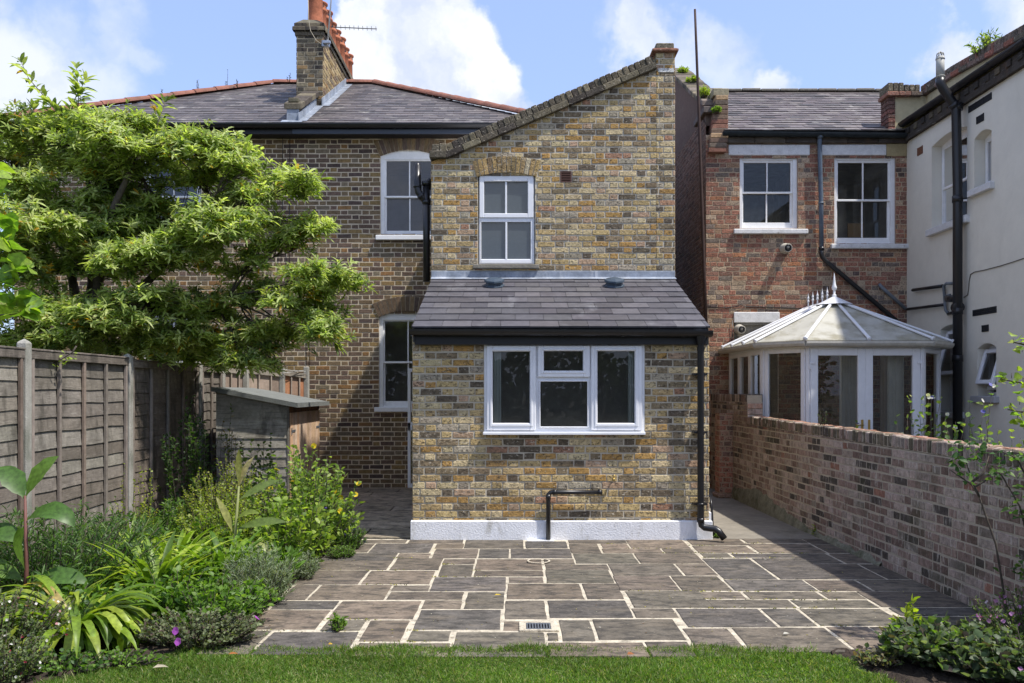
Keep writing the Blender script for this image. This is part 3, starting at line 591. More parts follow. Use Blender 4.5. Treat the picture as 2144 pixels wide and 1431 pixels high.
# ------------------------------------------------------------ gabled wing
GL, GR = X_(903, YW), X_(1413, YW)
zl, zr = Z_(336, YW), Z_(146, YW); xr = X_(1374, YW)
W0, W1, WZ0, WZ1 = X_(1001, YW), X_(1120, YW), Z_(554, YW), Z_(366, YW)
mb = MB(); O = Vector((0, YW, 0)); vent = (X_(1173, YW), X_(1197, YW), Z_(382, YW), Z_(359, YW))
brickwork(mb, O, XA, FRONT, [(GL, 2.9), (xr, 2.9), (xr, zr), (GL, zl - .02)], [(W0, W1, WZ0, WZ1), vent], PAL_YEL, mort=(.52, .47, .38), off=.1, proud=.007)
brickwork(mb, O, XA, FRONT, [(xr, 2.9), (GR, 2.9), (GR, Z_(111, YW)), (xr, Z_(111, YW))], [], PAL_YEL, mort=(.52, .47, .38), off=.1, proud=.007)
mb.box(xr, GR, YW + .001, YW + .3, Z_(250, YW), Z_(111, YW), (.3, .25, .15), 1)
brickwork(mb, (GL, 0, 0), YA_, LEFT, [(YW, 0), (YM, 0), (YM, zl), (YW, zl)], [], PAL_YEL, mort=(.42, .38, .3)); brickwork(mb, (GR, 0, 0), YA_, RIGHT, [(YW, 0), (16.5, 0), (16.5, 5.7), (YW, 5.7)], [], PAL_OLD, mort=(.3, .27, .22))
arch(mb, O, XA, FRONT, X_(1060.5, YW), WZ1 - .03, (W1 - W0) / 2 + .02, .055, .21, 14, [(5, (.36, .25, .11)), (3, (.28, .20, .10)), (2, (.42, .36, .24)), (2, (.2, .14, .08))], (.4, .36, .28), c0=-.07)
mb.box(xr + .02, GR - .015, YW - .012, YW, Z_(350, YW) if False else Z_(152, YW), Z_(144, YW), (.6, .6, .58), 0)
reveal(mb, O, XA, FRONT, (W0, W1, WZ0, WZ1), .1, (.3, .26, .18), 1)
mb.build('wall', [M['brick'], M['mortar']], wing)
# raking parapet: corbel ledge and brick-on-edge
mb = MB(); a = Vector((X_(936, YW), 0, Z_(334, YW))); b = Vector((X_(1375, YW), 0, Z_(146, YW))); d = (b - a); dl_ = d.length; ud = d.normalized(); un = Vector((-ud.z, 0, ud.x)); n = int(dl_ / .235)
for i in range(n):
    p = a + ud * (dl_ * i / n) + YA_ * (YW - .075 + rnd.uniform(-.004, .004)); mb.obox(p, ud * (dl_ / n - .006), YA_ * .33, un * .075, pick(PAL_SOOT), 0, .006)
n = int(dl_ / .077)
for i in range(n):
    p = a + un * .078 + ud * (dl_ * i / n - .02) + YA_ * (YW - .045 + rnd.uniform(-.01, .01)); mb.obox(p, ud * (dl_ / n - .006), YA_ * .27, un * (.10 + rnd.uniform(-.006, .006)), pick(PAL_SOOT), 0, .008)
mb.obox(a + YA_ * (YW - .03) + un * .01, ud * dl_, YA_ * .25, un * .155, (.10, .088, .065), 0)
for i, (x0, x1, z0, z1) in enumerate(((900, 936, 334, 319), (905, 921, 319, 304), (921, 937, 319, 303))): mb.box(X_(x0, YW), X_(x1, YW) - .005, YW - (.075 if i == 0 else .05), YW + .25, Z_(z0, YW), Z_(z1, YW), pick(PAL_SOOT), 0, .008)
mb.box(X_(1364, YW), X_(1419, YW), YW - .07, YW + .3, Z_(111, YW), Z_(106, YW), (.26, .13, .09), 0, .006); mb.box(X_(1367, YW), X_(1416, YW), YW - .045, YW + .28, Z_(106, YW), Z_(103.5, YW), (.22, .13, .1), 0, .004)
mb.box(X_(1373, YW), X_(1411, YW), YW - .02, YW + .26, Z_(103.5, YW), Z_(91, YW), (.16, .145, .11), 0, .012)
mb.build('parapet_coping', [M['brick'], M['mortar']], wing)
mb = MB(); mb.face([(GL, YW + .2, 4.45), (GR, YW + .2, 5.65), (GR, 16.5, 5.65), (GL, 16.5, 4.45)]); mb.build('roof', M['slate'], wing)
# wing window
Yf = YW + .03; m2 = MB(); r = (X_(1003, Yf), X_(1118.5, Yf), Z_(553, Yf), Z_(368, Yf)); O2 = Vector((0, Yf, 0))
strips(m2, O2, XA, FRONT, r, [R4((1008, 1113, 373, 452), Yf), R4((1007, 1111, 466, 543), Yf)], -.05, .005); win = m2.build('window', M['upvc'], wing)
for s, g in (((1004, 1117, 369, 457), (1013.6, 1105, 381, 448)), ((1005, 1116, 461, 552), (1007.5, 1111, 466, 543.5))):
    m2 = MB(); rr = R4(s, Yf); q = R4(g, Yf); bars(m2, O2, XA, FRONT, rr, (q[0] - rr[0], rr[1] - q[1], q[2] - rr[2], rr[3] - q[3]), -.03, .025 if s[2] < 400 else .012, .006)
    cxm = X_(1060 if s[2] > 400 else 1059.5, Yf); m2.box(cxm - .012, cxm + .012, Yf - .012, Yf + .01, q[2], q[3], bev=.003); m2.build('sash', M['upvc'], win); pane('pane', (0, Yf + .015, 0), XA, FRONT, q, 0, M['frost'], win)
m2 = MB(); m2.box(X_(990, YW - .07), X_(1129, YW - .07), YW - .075, YW + .08, Z_(562, YW - .07), Z_(554, YW - .07), bev=.006); m2.build('sill', M['stone'], win)
room(wing, (0, YW, 0), XA, FRONT, (W0, W1, WZ0, WZ1), 1.5, .4, c0=-.11)
m2 = MB(); strips(m2, O, XA, FRONT, vent, [(vent[0] + .015, vent[1] - .015, vent[2] + .012 + i * .022, vent[2] + .024 + i * .022) for i in range(6)], -.03, .008, (.1, .05, .04)); m2.box(vent[0], vent[1], YW + .03, YW + .04, vent[2], vent[3], (.01, .01, .01)); m2.build('air_brick', mat('terra_vent', attr=True), wing)
# black stack pipes at the corner
mb = MB(); yp = YW + .12; mb.tube([P(893, 385, yp), P(893, 590, yp)], .045, 14); mb.tube([P(893, 381, yp), P(893, 389, yp)], .062, 14)
mb.tube([P(901, 376, yp + .02), P(897, 384, yp + .02), P(896, 395, yp)], .04, 12)
mb.tube([P(874, 348, yp), P(874, 392, yp), P(876, 402, yp), P(882, 411, yp), P(892, 422, yp)], .046, 14); mb.tube([P(874, 388, yp), P(874, 394, yp)], .053, 14); mb.tube([P(880, 409, yp), P(885, 414, yp)], .053, 14)
mb.lathe(P(874, 348, yp), [(.04, 0), (.035, .03), (0, .045)], 10); mb.tube([P(893, 420, yp), P(893, 428, yp)], .055, 14); mb.build('soil_pipe', M['black'], wing)

# ------------------------------------------------------------ main house
house = thing('brick_house', 'old brown brick semi with slate hipped roof, red ridge tiles and tall chimney stack', 'house', (-4, YM, 0))
HL, HR = X_(30, YM), .55; HT = 5.66
up_w = (X_(797, YM), X_(916, YM), Z_(494, YM), Z_(316, YM)); lo_w = (X_(794, YM), X_(913, YM), Z_(853, YM), Z_(653, YM)); up2 = (X_(301, YM), X_(421, YM), Z_(494, YM), Z_(316, YM)); lo2 = (X_(301, YM), X_(421, YM), Z_(853, YM), Z_(653, YM))
mb = MB(); O = Vector((0, YM, 0))
brickwork(mb, O, XA, FRONT, [(HL, 0), (HR, 0), (HR, HT), (HL, HT)], [up_w, lo_w, up2, lo2], PAL_OLD, mort=(.57, .48, .355), off=.07, joint=.0125, proud=.003)
for q in (up_w, lo_w, up2, lo2):
    arch(mb, O, XA, FRONT, (q[0] + q[1]) / 2, q[3] - .085, (q[1] - q[0]) / 2 + .015, .10, .23, 15, [(5, (.15, .105, .07)), (3, (.20, .14, .08)), (2, (.11, .08, .065))], (.4, .34, .25), c0=-.04)
    reveal(mb, O, XA, FRONT, q, .13, (.5, .48, .45), 1)
mb.box(HL, HL + .01, YM + .002, 19.5, 0, HT, (.12, .09, .06), 0); mb.box(HL + .012, HR, 19.49, 19.5, 0, HT, (.12, .09, .06), 0)
mb.build('wall', [M['old_brick'], M['mortar']], house)
def sash_win(parent, q, Y, O, glass, sillpx=None, cur=None, lab=None):
    """painted timber two-over-two sliding sash seen from the garden"""
    a0, a1, b0, b1 = q; O2 = Vector((0, Y + .05, 0)); m2 = MB(); wd = .055
    strips(m2, O2, XA, FRONT, (a0, a1, b0, b1 + .03), [(a0 + wd, a1 - wd, b0 + .02, b1 - .13)], -.06, .02); win = m2.build('window', M['paint'], parent)
    mid = (b0 + b1 - .09) / 2; gx0, gx1 = a0 + wd + .028, a1 - wd - .028; cx = (a0 + a1) / 2
    for k, (z0, z1, bb, bt, dep) in enumerate(((mid - .015, b1 - .12, .03, .03, -.0), (b0 + .01, mid + .02, .085, .035, -.035))):
        m2 = MB(); bars(m2, O2, XA, FRONT, (a0 + wd - .004, a1 - wd + .004, z0, z1), (.032, .032, bb, bt), dep - .035, dep, .004)
        m2.box(cx - .010, cx + .010, Y + .055 - dep, Y + .075 - dep, z0 + bb, z1 - bt, bev=.003); m2.build('sash', M['paint'], win)
        pane('pane', (0, Y + .075 - dep, 0), XA, FRONT, (gx0 - .01, gx1 + .01, z0 + bb - .005, z1 - bt + .005), 0, glass, win)
    m2 = MB(); m2.box(a0 - .07, a1 + .07, Y - .07, Y + .06, b0 - .075, b0 - .0, bev=.006); m2.build('sill', M['paint'], win)
    room(parent, (0, Y, 0), XA, FRONT, q, 1.8, .4, c0=-.2)
    return win
sash_win(house, up_w, YM, O, M['greyglass']); sash_win(house, lo_w, YM, O, M['glass']); sash_win(house, up2, YM, O, M['greyglass']); sash_win(house, lo2, YM, O, M['glass'])
# roof
ye, ze = 12.98, 5.71; yr = 16.3; zr = Z_(176, yr); ax0, ax1 = X_(573, yr), X_(786, yr); v = Vector((0, yr - ye, zr - ze)); vl = v.length; ex0, ex1 = -8.1, .62
mb = MB(); slates(mb, (ex0, ye, ze), XA, v, [(0, 0), (ex1 - ex0, 0), (ax1 - ex0, vl), (ax0 - ex0, vl)], row=.15, wid=.24, t=.009, pal=PAL_SLATE, jit=.004)
bk = 2 * yr - ye
mb.face([(ex0, ye, ze), (ax0, yr, zr), (ex0, bk, ze)], (.12, .11, .11)); mb.face([(ex1, ye, ze), (ex1, bk, ze), (ax1, yr, zr)], (.12, .11, .11)); mb.face([(ex0, bk, ze), (ax0, yr, zr), (ax1, yr, zr), (ex1, bk, ze)], (.12, .11, .11))
mb.build('roof', M['slate'], house)
def ridge(path, r, L, parent, name='ridge_tiles'):
    m = MB()
    for p, q in zip(path, path[1:]):
        p, q = Vector(p), Vector(q); d = q - p; n = max(1, int(d.length / L)); u = d / n
        for i in range(n):
            a = p + u * i; sd = u.normalized().cross(ZA).normalized(); up = sd.cross(u.normalized()); k = 8; r0, r1 = r * 1.08, r * .94; g = []
            for e, rr in ((a, r0), (a + u * 1.0, r1)):
                for j in range(k + 1):
                    t = math.pi * j / k; g.append(e + sd * math.cos(t) * rr + up * (math.sin(t) * rr * .8))
            m.mesh(g, [(j, j + 1, j + k + 2, j + k + 1) for j in range(k)], sm=True); m.face([g[j] for j in range(k + 1)][::-1])
    return m.build(name, M['redtile'], parent)
ridge([(ex0, ye - .02, ze + .04), (ax0, yr, zr), (ax1, yr, zr), (ex1, ye - .02, ze + .03)], .10, .42, house)
m2 = MB(); pts = [Vector((ex0 - .02 + math.sin(t * .9) * (.1 - t * .012) - .02 * t * 0, ye - .05, ze + .17 + .08 * math.cos(t * .9) * (1 - t * .13))) for t in range(8)]; m2.tube([Vector((ex0 + .05, ye - .03, ze + .06))] + pts[::-1], .009, 6); m2.build('scroll_finial', M['black'], house)
gutter('gutter', (HL - .1, 12.95, 5.695), (HR + .1, 12.95, 5.68), .065, FRONT, house, M['black'], 12)
m2 = MB(); m2.box(HL - .08, HR + .05, 13.02, 13.04, 5.55, 5.70); m2.box(HL - .08, HR + .05, 13.04, 13.295, 5.56, 5.58); m2.build('fascia', M['blacktimber'], house)
m2 = MB(); m2.box(X_(612, 13.0), HR, 12.995, 13.02, Z_(281, 13), Z_(271, 13), bev=.004); m2.build('eaves_board', mat('blue_black_board', (.045, .055, .075), .4), house)
mb = MB(); mb.tube([P(607, 285, 13.27), P(606, 500, 13.27), P(605, 640, 13.27)], .006, 5); mb.tube([P(592, 285, 13.27), P(592, 420, 13.27), P(588, 560, 13.27)], .005, 5); mb.tube([P(648, 560, 13.27), P(647, 780, 13.27)], .006, 5); mb.build('wall_cable', M['black'], house)
# chimney
CXL, CXR, CY0, CY1 = X_(621, 14.3), X_(676, 14.3), 14.3, 17.5; ct = Z_(76, 14.3)
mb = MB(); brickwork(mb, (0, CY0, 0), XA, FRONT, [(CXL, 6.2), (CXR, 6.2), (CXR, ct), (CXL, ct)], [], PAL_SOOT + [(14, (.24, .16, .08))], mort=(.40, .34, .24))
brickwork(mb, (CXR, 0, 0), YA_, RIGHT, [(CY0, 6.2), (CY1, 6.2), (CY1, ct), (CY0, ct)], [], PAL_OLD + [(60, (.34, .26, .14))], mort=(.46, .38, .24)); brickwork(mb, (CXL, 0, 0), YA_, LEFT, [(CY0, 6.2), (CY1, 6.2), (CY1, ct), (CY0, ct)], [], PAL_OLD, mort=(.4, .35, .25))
for i, (o, z0, z1) in enumerate(((.025, 0, .075), (.06, .078, .15), (.035, .153, .22))):
    mb.box(CXL - o + .01, CXR + o - .01, CY0 - o + .01, CY1 + o, ct + z0, ct + z1, (.2, .17, .12), 1)
    k = 4; x = CXL - o
    while x < CXR + o - .02:
        wd = min(.22, CXR + o - x); mb.box(x, x + wd - .008, CY0 - o, CY0 - o + .1, ct + z0, ct + z1 - .006, pick(PAL_SOOT), 0, .006); x += wd
    y = CY0 - o + .1
    while y < CY1:
        mb.box(CXR + o - .1, CXR + o, y + .008, y + .22, ct + z0, ct + z1 - .006, pick(PAL_SOOT), 0, .006); y += .22
q0 = [(CXL - .02, CY0 - .02, ct + .22), (CXR + .02, CY0 - .02, ct + .22), (CXR + .02, CY1, ct + .22), (CXL - .02, CY1, ct + .22)]; q1 = [(CXL + .1, CY0 + .06, ct + .31), (CXR - .12, CY0 + .06, ct + .30), (CXR - .12, CY1, ct + .31), (CXL + .1, CY1, ct + .31)]
mb.mesh(q0 + q1, [(4, 5, 6, 7), (0, 1, 5, 4), (1, 2, 6, 5), (2, 3, 7, 6), (3, 0, 4, 7)], (.13, .12, .09), 0)
# low party upstand running down the slope
ux0, ux1 = X_(601, 13.15), X_(629, 13.15); zf = lambda y: 5.71 + (y - 12.98) * (zr - 5.71) / (16.3 - 12.98)
mb.prism([(ux0 + .02, 13.12, zf(13.12)), (ux0 + .02, 14.35, zf(14.35)), (ux0 + .02, 14.35, zf(14.35) + .17), (ux0 + .02, 13.12, zf(13.12) + .20)], (ux1 - ux0 - .04, 0, 0), (.14, .12, .09), 0)
for i in range(5):
    y = 13.08 + i * .245; mb.obox((ux0 - .03, y, zf(y) + .19 - i * .008), (ux1 - ux0 + .06, 0, 0), (0, .235, .235 * .5), (0, 0, .10), pick(PAL_SOOT), 0, .01)
mb.box(ux0 + .03, ux1 - .02, 13.10, 13.3, zf(13.1) + .30, zf(13.1) + .37, (.11, .1, .07), 0, .01)
chim = mb.build('chimney', [M['old_brick'], M['mortar']], house)
for i in range(8):
    m2 = MB(); y = 14.58 + i * .385; h = .95 if i == 0 else .56 + .02 * ((i * 7) % 3); xx = -3.50 + rnd.uniform(-.01, .01); s = 1.08 if i == 0 else 1
    m2.lathe((xx, y, ct + .26), [(.135 * s, 0), (.12 * s, .06), (.112 * s, h - .16), (.135 * s, h - .14), (.135 * s, h - .11), (.118 * s, h - .10), (.118 * s, h - .02), (.14 * s, h), (.14 * s, h + .02), (.11 * s, h + .025), (.10 * s, h - .05)], 20)
    for k in range(9):
        a = 2 * math.pi * k / 9; p = Vector((xx + math.sin(a) * .117 * s, y - math.cos(a) * .117 * s, ct + .26 + h - .06)); m2.lathe(p, [(.016, -.006), (.016, .004), (0, .004)], 8, (math.sin(a), -math.cos(a), 0), m=1)
    m2.build('chimney_pot', [M['terra'], M['black']], chim)
m2 = MB(); p0 = Vector((ux1 - .01, 13.05, zf(13.05))); u = Vector((0, 1, .548)).normalized()
for i in range(12): 
    p = p0 + u * (i * .33) + ZA * .012; x = ux1 - .01 if i < 4 else CXR; m2.obox(Vector((x, p.y, p.z)), XA * .13, u * .32, ZA * .006); m2.obox(Vector((x, p.y, p.z)), XA * .012, u * .32, ZA * .13)
m2.box(ux0 + .01, ux1 - .01, 13.095, 13.115, zf(13.1) - .02, zf(13.1) + .19); m2.obox(Vector((ux0 - .06, 12.98, zf(12.98) + .012)), XA * (ux1 - ux0 + .12), u * .14, ZA * .006)
m2.build('lead_flashing', M['lead'], chim)
ant = thing('television_aerial', 'thin television aerial on a silver mast strapped to the chimney stack', 'aerial', (-3.28, 14.25, 7.5))
ya = 14.2; m2 = MB(); m2.tube([P(685, 100, ya), P(696, -30, ya), P(700, -80, ya)], .014, 8); m2.build('mast', mat('alu', (.5, .5, .5), .4, metal=.7), ant)
m2 = MB(); m2.box(X_(672, ya), X_(688, ya), ya + .03, ya + .1, Z_(96, ya), Z_(82, ya), bev=.01); m2.box(X_(676, ya), X_(692, ya), ya - .03, ya + .03, Z_(92, ya), Z_(86, ya), bev=.006); m2.build('bracket', M['steel'], ant)
m2 = MB(); m2.tube([P(692, 57, ya), P(789, 61, ya)], .008, 6)
for i in range(10):
    x = 704 + i * 9.2; yy = 57.5 + i * .36; m2.tube([P(x, yy - 5, ya - .02), P(x + .6, yy + 4.5, ya + .05)], .004, 5)
m2.build('boom', M['iron'], ant)
m2 = MB(); m2.tube([P(645, 0, 14.2), P(646, 40, 14.22), P(650, 65, 14.22), P(662, 85, 14.22), P(672, 92, 14.22)], .005, 5); m2.build('cable', mat('pale_cable', (.45, .4, .3), .6), ant)
#@@PART3
# ------------------------------------------------------------ red brick house
red = thing('red_brick_house', 'red brick back wing with two sash windows under white lintels and low slate roof', 'house', (4.6, YM, 0))
O = Vector((0, YM, 0)); RL, RR = X_(1478, YM), X_(1899, YM)
w1 = (X_(1549, YM), X_(1670, YM), Z_(479, YM), Z_(327, YM)); w2 = (X_(1747, YM), X_(1875, YM), Z_(511, YM), Z_(327, YM)); w3 = (X_(1537, YM), X_(1630, YM), 1.2, Z_(655, YM))
mb = MB(); brickwork(mb, O, XA, FRONT, [(RL, 0), (RR, 0), (RR, 5.62), (RL, 5.62)], [w1, w2, (X_(1525, YM), X_(1695, YM), Z_(325, YM), Z_(303, YM)), (X_(1718, YM), X_(1896, YM), Z_(325, YM), Z_(303, YM)), w3], PAL_RED, mort=(.42, .33, .23), bond='mixed', proud=.004, joint=.009)
for q in (w1, w2): reveal(mb, O, XA, FRONT, q, .12, (.3, .2, .15), 1)
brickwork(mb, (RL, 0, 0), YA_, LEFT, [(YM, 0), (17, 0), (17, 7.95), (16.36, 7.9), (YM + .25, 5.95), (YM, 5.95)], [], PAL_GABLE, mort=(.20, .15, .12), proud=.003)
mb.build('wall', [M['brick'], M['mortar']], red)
# gable parapet, corbelled foot and overgrown coping
mb = MB(); pl, pr = RL + .05, RL + .31
for i in range(12):
    z = 5.32 + i * .076; k = {0: .0, 1: .03, 2: .05, 3: .07, 4: .04}.get(i, 0); y0 = YM - .02 - max(0, .09 - i * .02 if i < 5 else 0) - (.02 * i if i < 4 else .06)
    mb.box(RL + .02 + i * .011, pr - .015 + (i * .012 if i < 5 else .04), y0, YM + .3, z, z + .068, pick([(3, (.24, .12, .085)), (4, (.19, .13, .095)), (1, (.36, .24, .14)), (3, (.14, .11, .085))]), 0, .006)
    mb.box(RL + .04 + i * .011, pr - .02, y0 + .012, YM + .3, z + .066, z + .078, (.3, .25, .2), 1)
mb.box(pl + .06, pr + .05, YM - .02, YM + .35, 6.24, 6.36, (.28, .25, .17), 0, .01)
g = [(YM + .1, 5.8), (YM + .1, 6.12), (16.36, 7.75), (16.36, 5.8)]
mb.prism([(RL + .02, y, z) for y, z in g], (.26, 0, 0), (.13, .09, .075), 1)
n = 26; a = Vector((RL - .05, YM + .1, 6.12)); b = Vector((RL - .05, 16.45, 7.82)); d = b - a
for i in range(n): mb.obox(a + d * (i / n) + Vector((rnd.uniform(-.01, .01), 0, 0)), (.40, 0, 0), d / n * .93, (0, 0, .09), pick(PAL_SOOT + [(40, (.17, .14, .12))]), 0, .01)
mb.box(RL - .04, RL + .1, YM + .0, YM + .75, 5.98, 6.08, (.13, .11, .1), 0, .01)
mb.build('gable_parapet', [M['old_brick'], M['mortar']], red)
ye, ze, yr = 13.18, 5.66, 16.35; zr = Z_(193, yr); v = Vector((0, yr - ye, zr - ze)); vl = v.length
mb = MB(); slates(mb, (RL + .27, ye, ze), XA, v, [(0, 0), (3.0, 0), (4.05, vl), (0, vl)], row=.19, wid=.24, t=.012, pal=[(5, (.115, .095, .095)), (3, (.15, .13, .122)), (2, (.075, .066, .066))], jit=.02); mb.build('roof', M['slate'], red)
mb = MB()
for i in range(11): mb.obox((RL + .27 + i * .37, yr - .1, zr - .01 + rnd.uniform(-.006, .006)), (.36, 0, 0), (0, .2, 0), (0, 0, .05), (.16, .15, .12), 0, .012)
mb.build('ridge_tiles', M['stone'], red)
mb = MB(); mb.box(RL + .27, RR, 13.215, 13.29, 5.57, 5.665, (.05, .045, .04)); mb.build('fascia', M['blacktimber'], red)
mb = MB(); yb_ = 2 * yr - ye; mb.face([(RL + .27, yr, zr), (7.3, yr, zr), (7.3, yb_, ze), (RL + .27, yb_, ze)], (.1, .09, .09)); mb.face([(RL + .27, yr - .06, 0), (7.3, yr - .06, 0), (7.3, yr - .06, zr - .03), (RL + .27, yr - .06, zr - .03)], (.1, .08, .07)); mb.build('rear_roof', M['slate'], red)
gutter('gutter', (RL + .24, 13.19, 5.635), (RR - .02, 13.19, 5.60), .06, FRONT, red, mat('grey_gutter', (.03, .036, .04), .9, var=.2, spec=.05), 7)
mb = MB()
for i in range(6): mb.box(RL + .28 + i * .49, RL + .28 + i * .49 + .485, YM - .045 - rnd.random() * .01, YM + .02, Z_(302, YM) + .005, Z_(288, YM), pick([(1, (.06, .05, .045)), (1, (.10, .085, .07))]), 0, .006)
mb.box(RL + .28, RR, YM - .10, YM, Z_(288, YM), 5.6, (.03, .027, .025)); mb.build('wall_plate', M['wood'], red)
for name, x0, x1, z0, z1, mt in (('lintel', 1525, 1695, 326, 304, 'oldpaint'), ('lintel', 1718, 1855, 326, 304, 'oldpaint'), ('lintel_end', 1855.5, 1898, 328, 301.5, 'stone'), ('lintel', 1536, 1632, 676, 654, 'oldpaint')):
    m2 = MB(); m2.box(X_(x0, YM), X_(x1, YM), YM - .018, YM + .1, Z_(z0, YM), Z_(z1, YM), bev=.008); m2.build(name, mat('buff_stone', (.33, .27, .15), .9, var=.2) if name == 'lintel_end' else M[mt], red)
m2 = MB(); m2.box(w3[0] + .01, w3[1], YM + .03, YM + .06, w3[2], Z_(676, YM), bev=.005); m2.box(w3[0] + .02, w3[1], YM - .0, YM + .03, Z_(681, YM), Z_(677, YM)); m2.build('blocked_opening', M['stone'], red)
for q, s0, sp in ((w1, (1535, 1690), 491), (w2, (1738, 1900), 522)):
    a0, a1, b0, b1 = q; O2 = Vector((0, YM + .05, 0)); m2 = MB(); wd = .065
    strips(m2, O2, XA, FRONT, q, [(a0 + .045, a1 - wd, b0 + .02, b1 - .06)], -.06, .02); win = m2.build('window', M['paint'], red)
    mid = (b0 + b1) / 2 + .01; cx = (a0 + a1 - .02) / 2
    for k, (z0, z1, bb, bt, dep) in enumerate(((mid - .02, b1 - .05, .03, .045, 0), (b0 + .01, mid + .02, .10, .035, -.03))):
        m2 = MB(); bars(m2, O2, XA, FRONT, (a0 + .04, a1 - wd + .004, z0, z1), (.035, .035, bb, bt), dep - .035, dep, .004); m2.box(cx - .011, cx + .011, YM + .055 - dep, YM + .075 - dep, z0 + bb, z1 - bt, bev=.003)
        m2.build('sash', M['paint'], win); pane('pane', (0, YM + .075 - dep, 0), XA, FRONT, (a0 + .06, a1 - wd - .02, z0 + bb - .005, z1 - bt + .005), 0, M['glass'], win)
    m2 = MB(); m2.box(X_(s0[0], YM), X_(s0[1], YM), YM - .06, YM + .06, Z_(sp, YM), Z_(sp - 10, YM), bev=.01); m2.build('sill', M['oldpaint'], win)
    room(red, (0, YM, 0), XA, FRONT, q, 2.0, .3, c0=-.2)
m2 = MB(); m2.box(X_(1775, 13.6), X_(1808, 13.6), 13.6, 13.62, Z_(497, 13.6), Z_(468, 13.6)); m2.build('cardboard_box', mat('card', (.35, .22, .10), .8), red)
for px, py, s in ((1643, 521, 1), (1547, 690, .95)):
    m2 = MB(); p = P(px, py, YM); m2.lathe(p, [(.085 * s, 0), (.085 * s, .02), (.07 * s, .03), (.068 * s, .17), (.06 * s, .18), (.05 * s, .16)], 18, (-.0, -1, -.1)); m2.lathe(p + Vector((0, -.10, 0)), [(.045 * s, .0), (.045 * s, .09), (.032 * s, .095), (.03 * s, .05)], 16, (0, -1, -.1), m=1)
    m2.lathe(p + Vector((0, -.11, 0)), [(.028 * s, 0), (.022 * s, .075), (0, .08)], 12, (0, -1, -.1), m=0); m2.build('boiler_flue', [mat('beige_flue', (.42, .39, .33), .6), M['black']], red)
mb = MB(); yp = YM - .07; mb.tube([P(1717, 282, yp - .03), P(1716, 300, yp), P(1719, 420, yp), P(1720, 530, yp)], .035, 12); mb.tube([P(1717, 281, yp - .04), P(1717, 289, yp - .03)], .045, 12); mb.tube([P(1719, 424, yp), P(1719, 428, yp)], .042, 12); mb.build('downpipe', mat('bluegrey_pipe', (.10, .13, .17), .45, var=.2), red)
mb = MB(); mb.tube([P(1720, 522, yp), P(1720, 532, yp), P(1722, 539, yp), P(1728, 546, yp), P(1872, 668, yp), P(1885, 679, yp)], .036, 12); mb.tube([P(1720, 518, yp), P(1720, 524, yp)], .044, 12); mb.build('diagonal_drainpipe', M['black'], red)
mb = MB(); mb.tube([P(1841, 596, yp + .04), P(1846, 602, yp), P(1897, 648, yp)], .028, 12); mb.build('grey_wastepipe', M['greyplastic'], red)
mb = MB(); mb.tube([P(1480, 643, YM - .012), P(1520, 645, YM - .012), P(1543, 642, YM - .015), P(1551, 638, YM - .03), P(1560, 642, YM - .012), P(1700, 647, YM - .012)], .007, 5); mb.tube([P(1533, 671, YM - .02), P(1533, 760, YM - .02)], .005, 5); mb.build('wall_cable', M['black'], red)
# slim rusty pole standing in the alley
pole = MB(); pole.tube([P(1479, 700, 12.9), P(1474, 560, 12.9), P(1463, 230, 12.9), P(1458, 100, 12.9), P(1455, 20, 12.9)], [.028, .027, .022, .02, .018], 10)
pole.tube([P(1479, 700, 12.9), Vector((X_(1480, 12.9), 12.9, 0))], .028, 8)
tag(pole.build('pole', M['rust'], None), 'thin dark rusty pole rising past the gable between the brick houses', 'pole')

# ------------------------------------------------------------ rendered house on the right
crm = thing('rendered_house', 'cream rendered house side with deep set windows, black soil pipe and raking gutter', 'house', (6.3, 10, 0))
CXW = 6.22; OC = Vector((CXW, 0, 0)); CT = 5.66
wins = [(11.52, 12.50, 3.96, 5.26), (10.93, 11.34, 4.27, 5.02), (10.82, 11.26, 1.48, 2.18), (11.66, 12.25, 1.25, 2.50)]
mb = MB(); strips(mb, OC, YA_, LEFT, (6.0, YM, 0, CT), wins, -.22, 0); mb.smooth = [False] * len(mb.f)
for q in wins:   # segmental heads
    a0, a1, b0, b1 = q; n = 8; hw = (a1 - a0) / 2
    for i in range(n):
        t0, t1 = -1 + 2 * i / n, -1 + 2 * (i + 1) / n; f = lambda t: b1 - .06 * t * t - .004
        mb.prism([(CXW + .002, (a0 + a1) / 2 + t0 * hw, b1 + .001), (CXW + .002, (a0 + a1) / 2 + t1 * hw, b1 + .001), (CXW + .002, (a0 + a1) / 2 + t1 * hw, f(t1)), (CXW + .002, (a0 + a1) / 2 + t0 * hw, f(t0))], (.21, 0, 0))
mb.face([(CXW, 6.0, 0), (11, 6.0, 0), (11, 6.0, CT), (CXW, 6.0, CT)]); mb.face([(CXW, YM, 0), (11, YM, 0), (11, YM, CT), (CXW, YM, CT)])
crw = mb.build('wall', M['cream'], crm)
mb = MB(); mb.face([(CXW + .25, 6.0, CT + .3), (CXW + .25, YM, CT + .3), (8.6, YM, CT + 1.2), (8.6, 6.0, CT + 1.2)], (.1, .09, .09)); mb.face([(8.6, 6.0, CT + 1.2), (8.6, YM, CT + 1.2), (11, YM, CT + .1), (11, 6.0, CT + .1)], (.1, .09, .09)); mb.build('roof', M['slate'], crm)
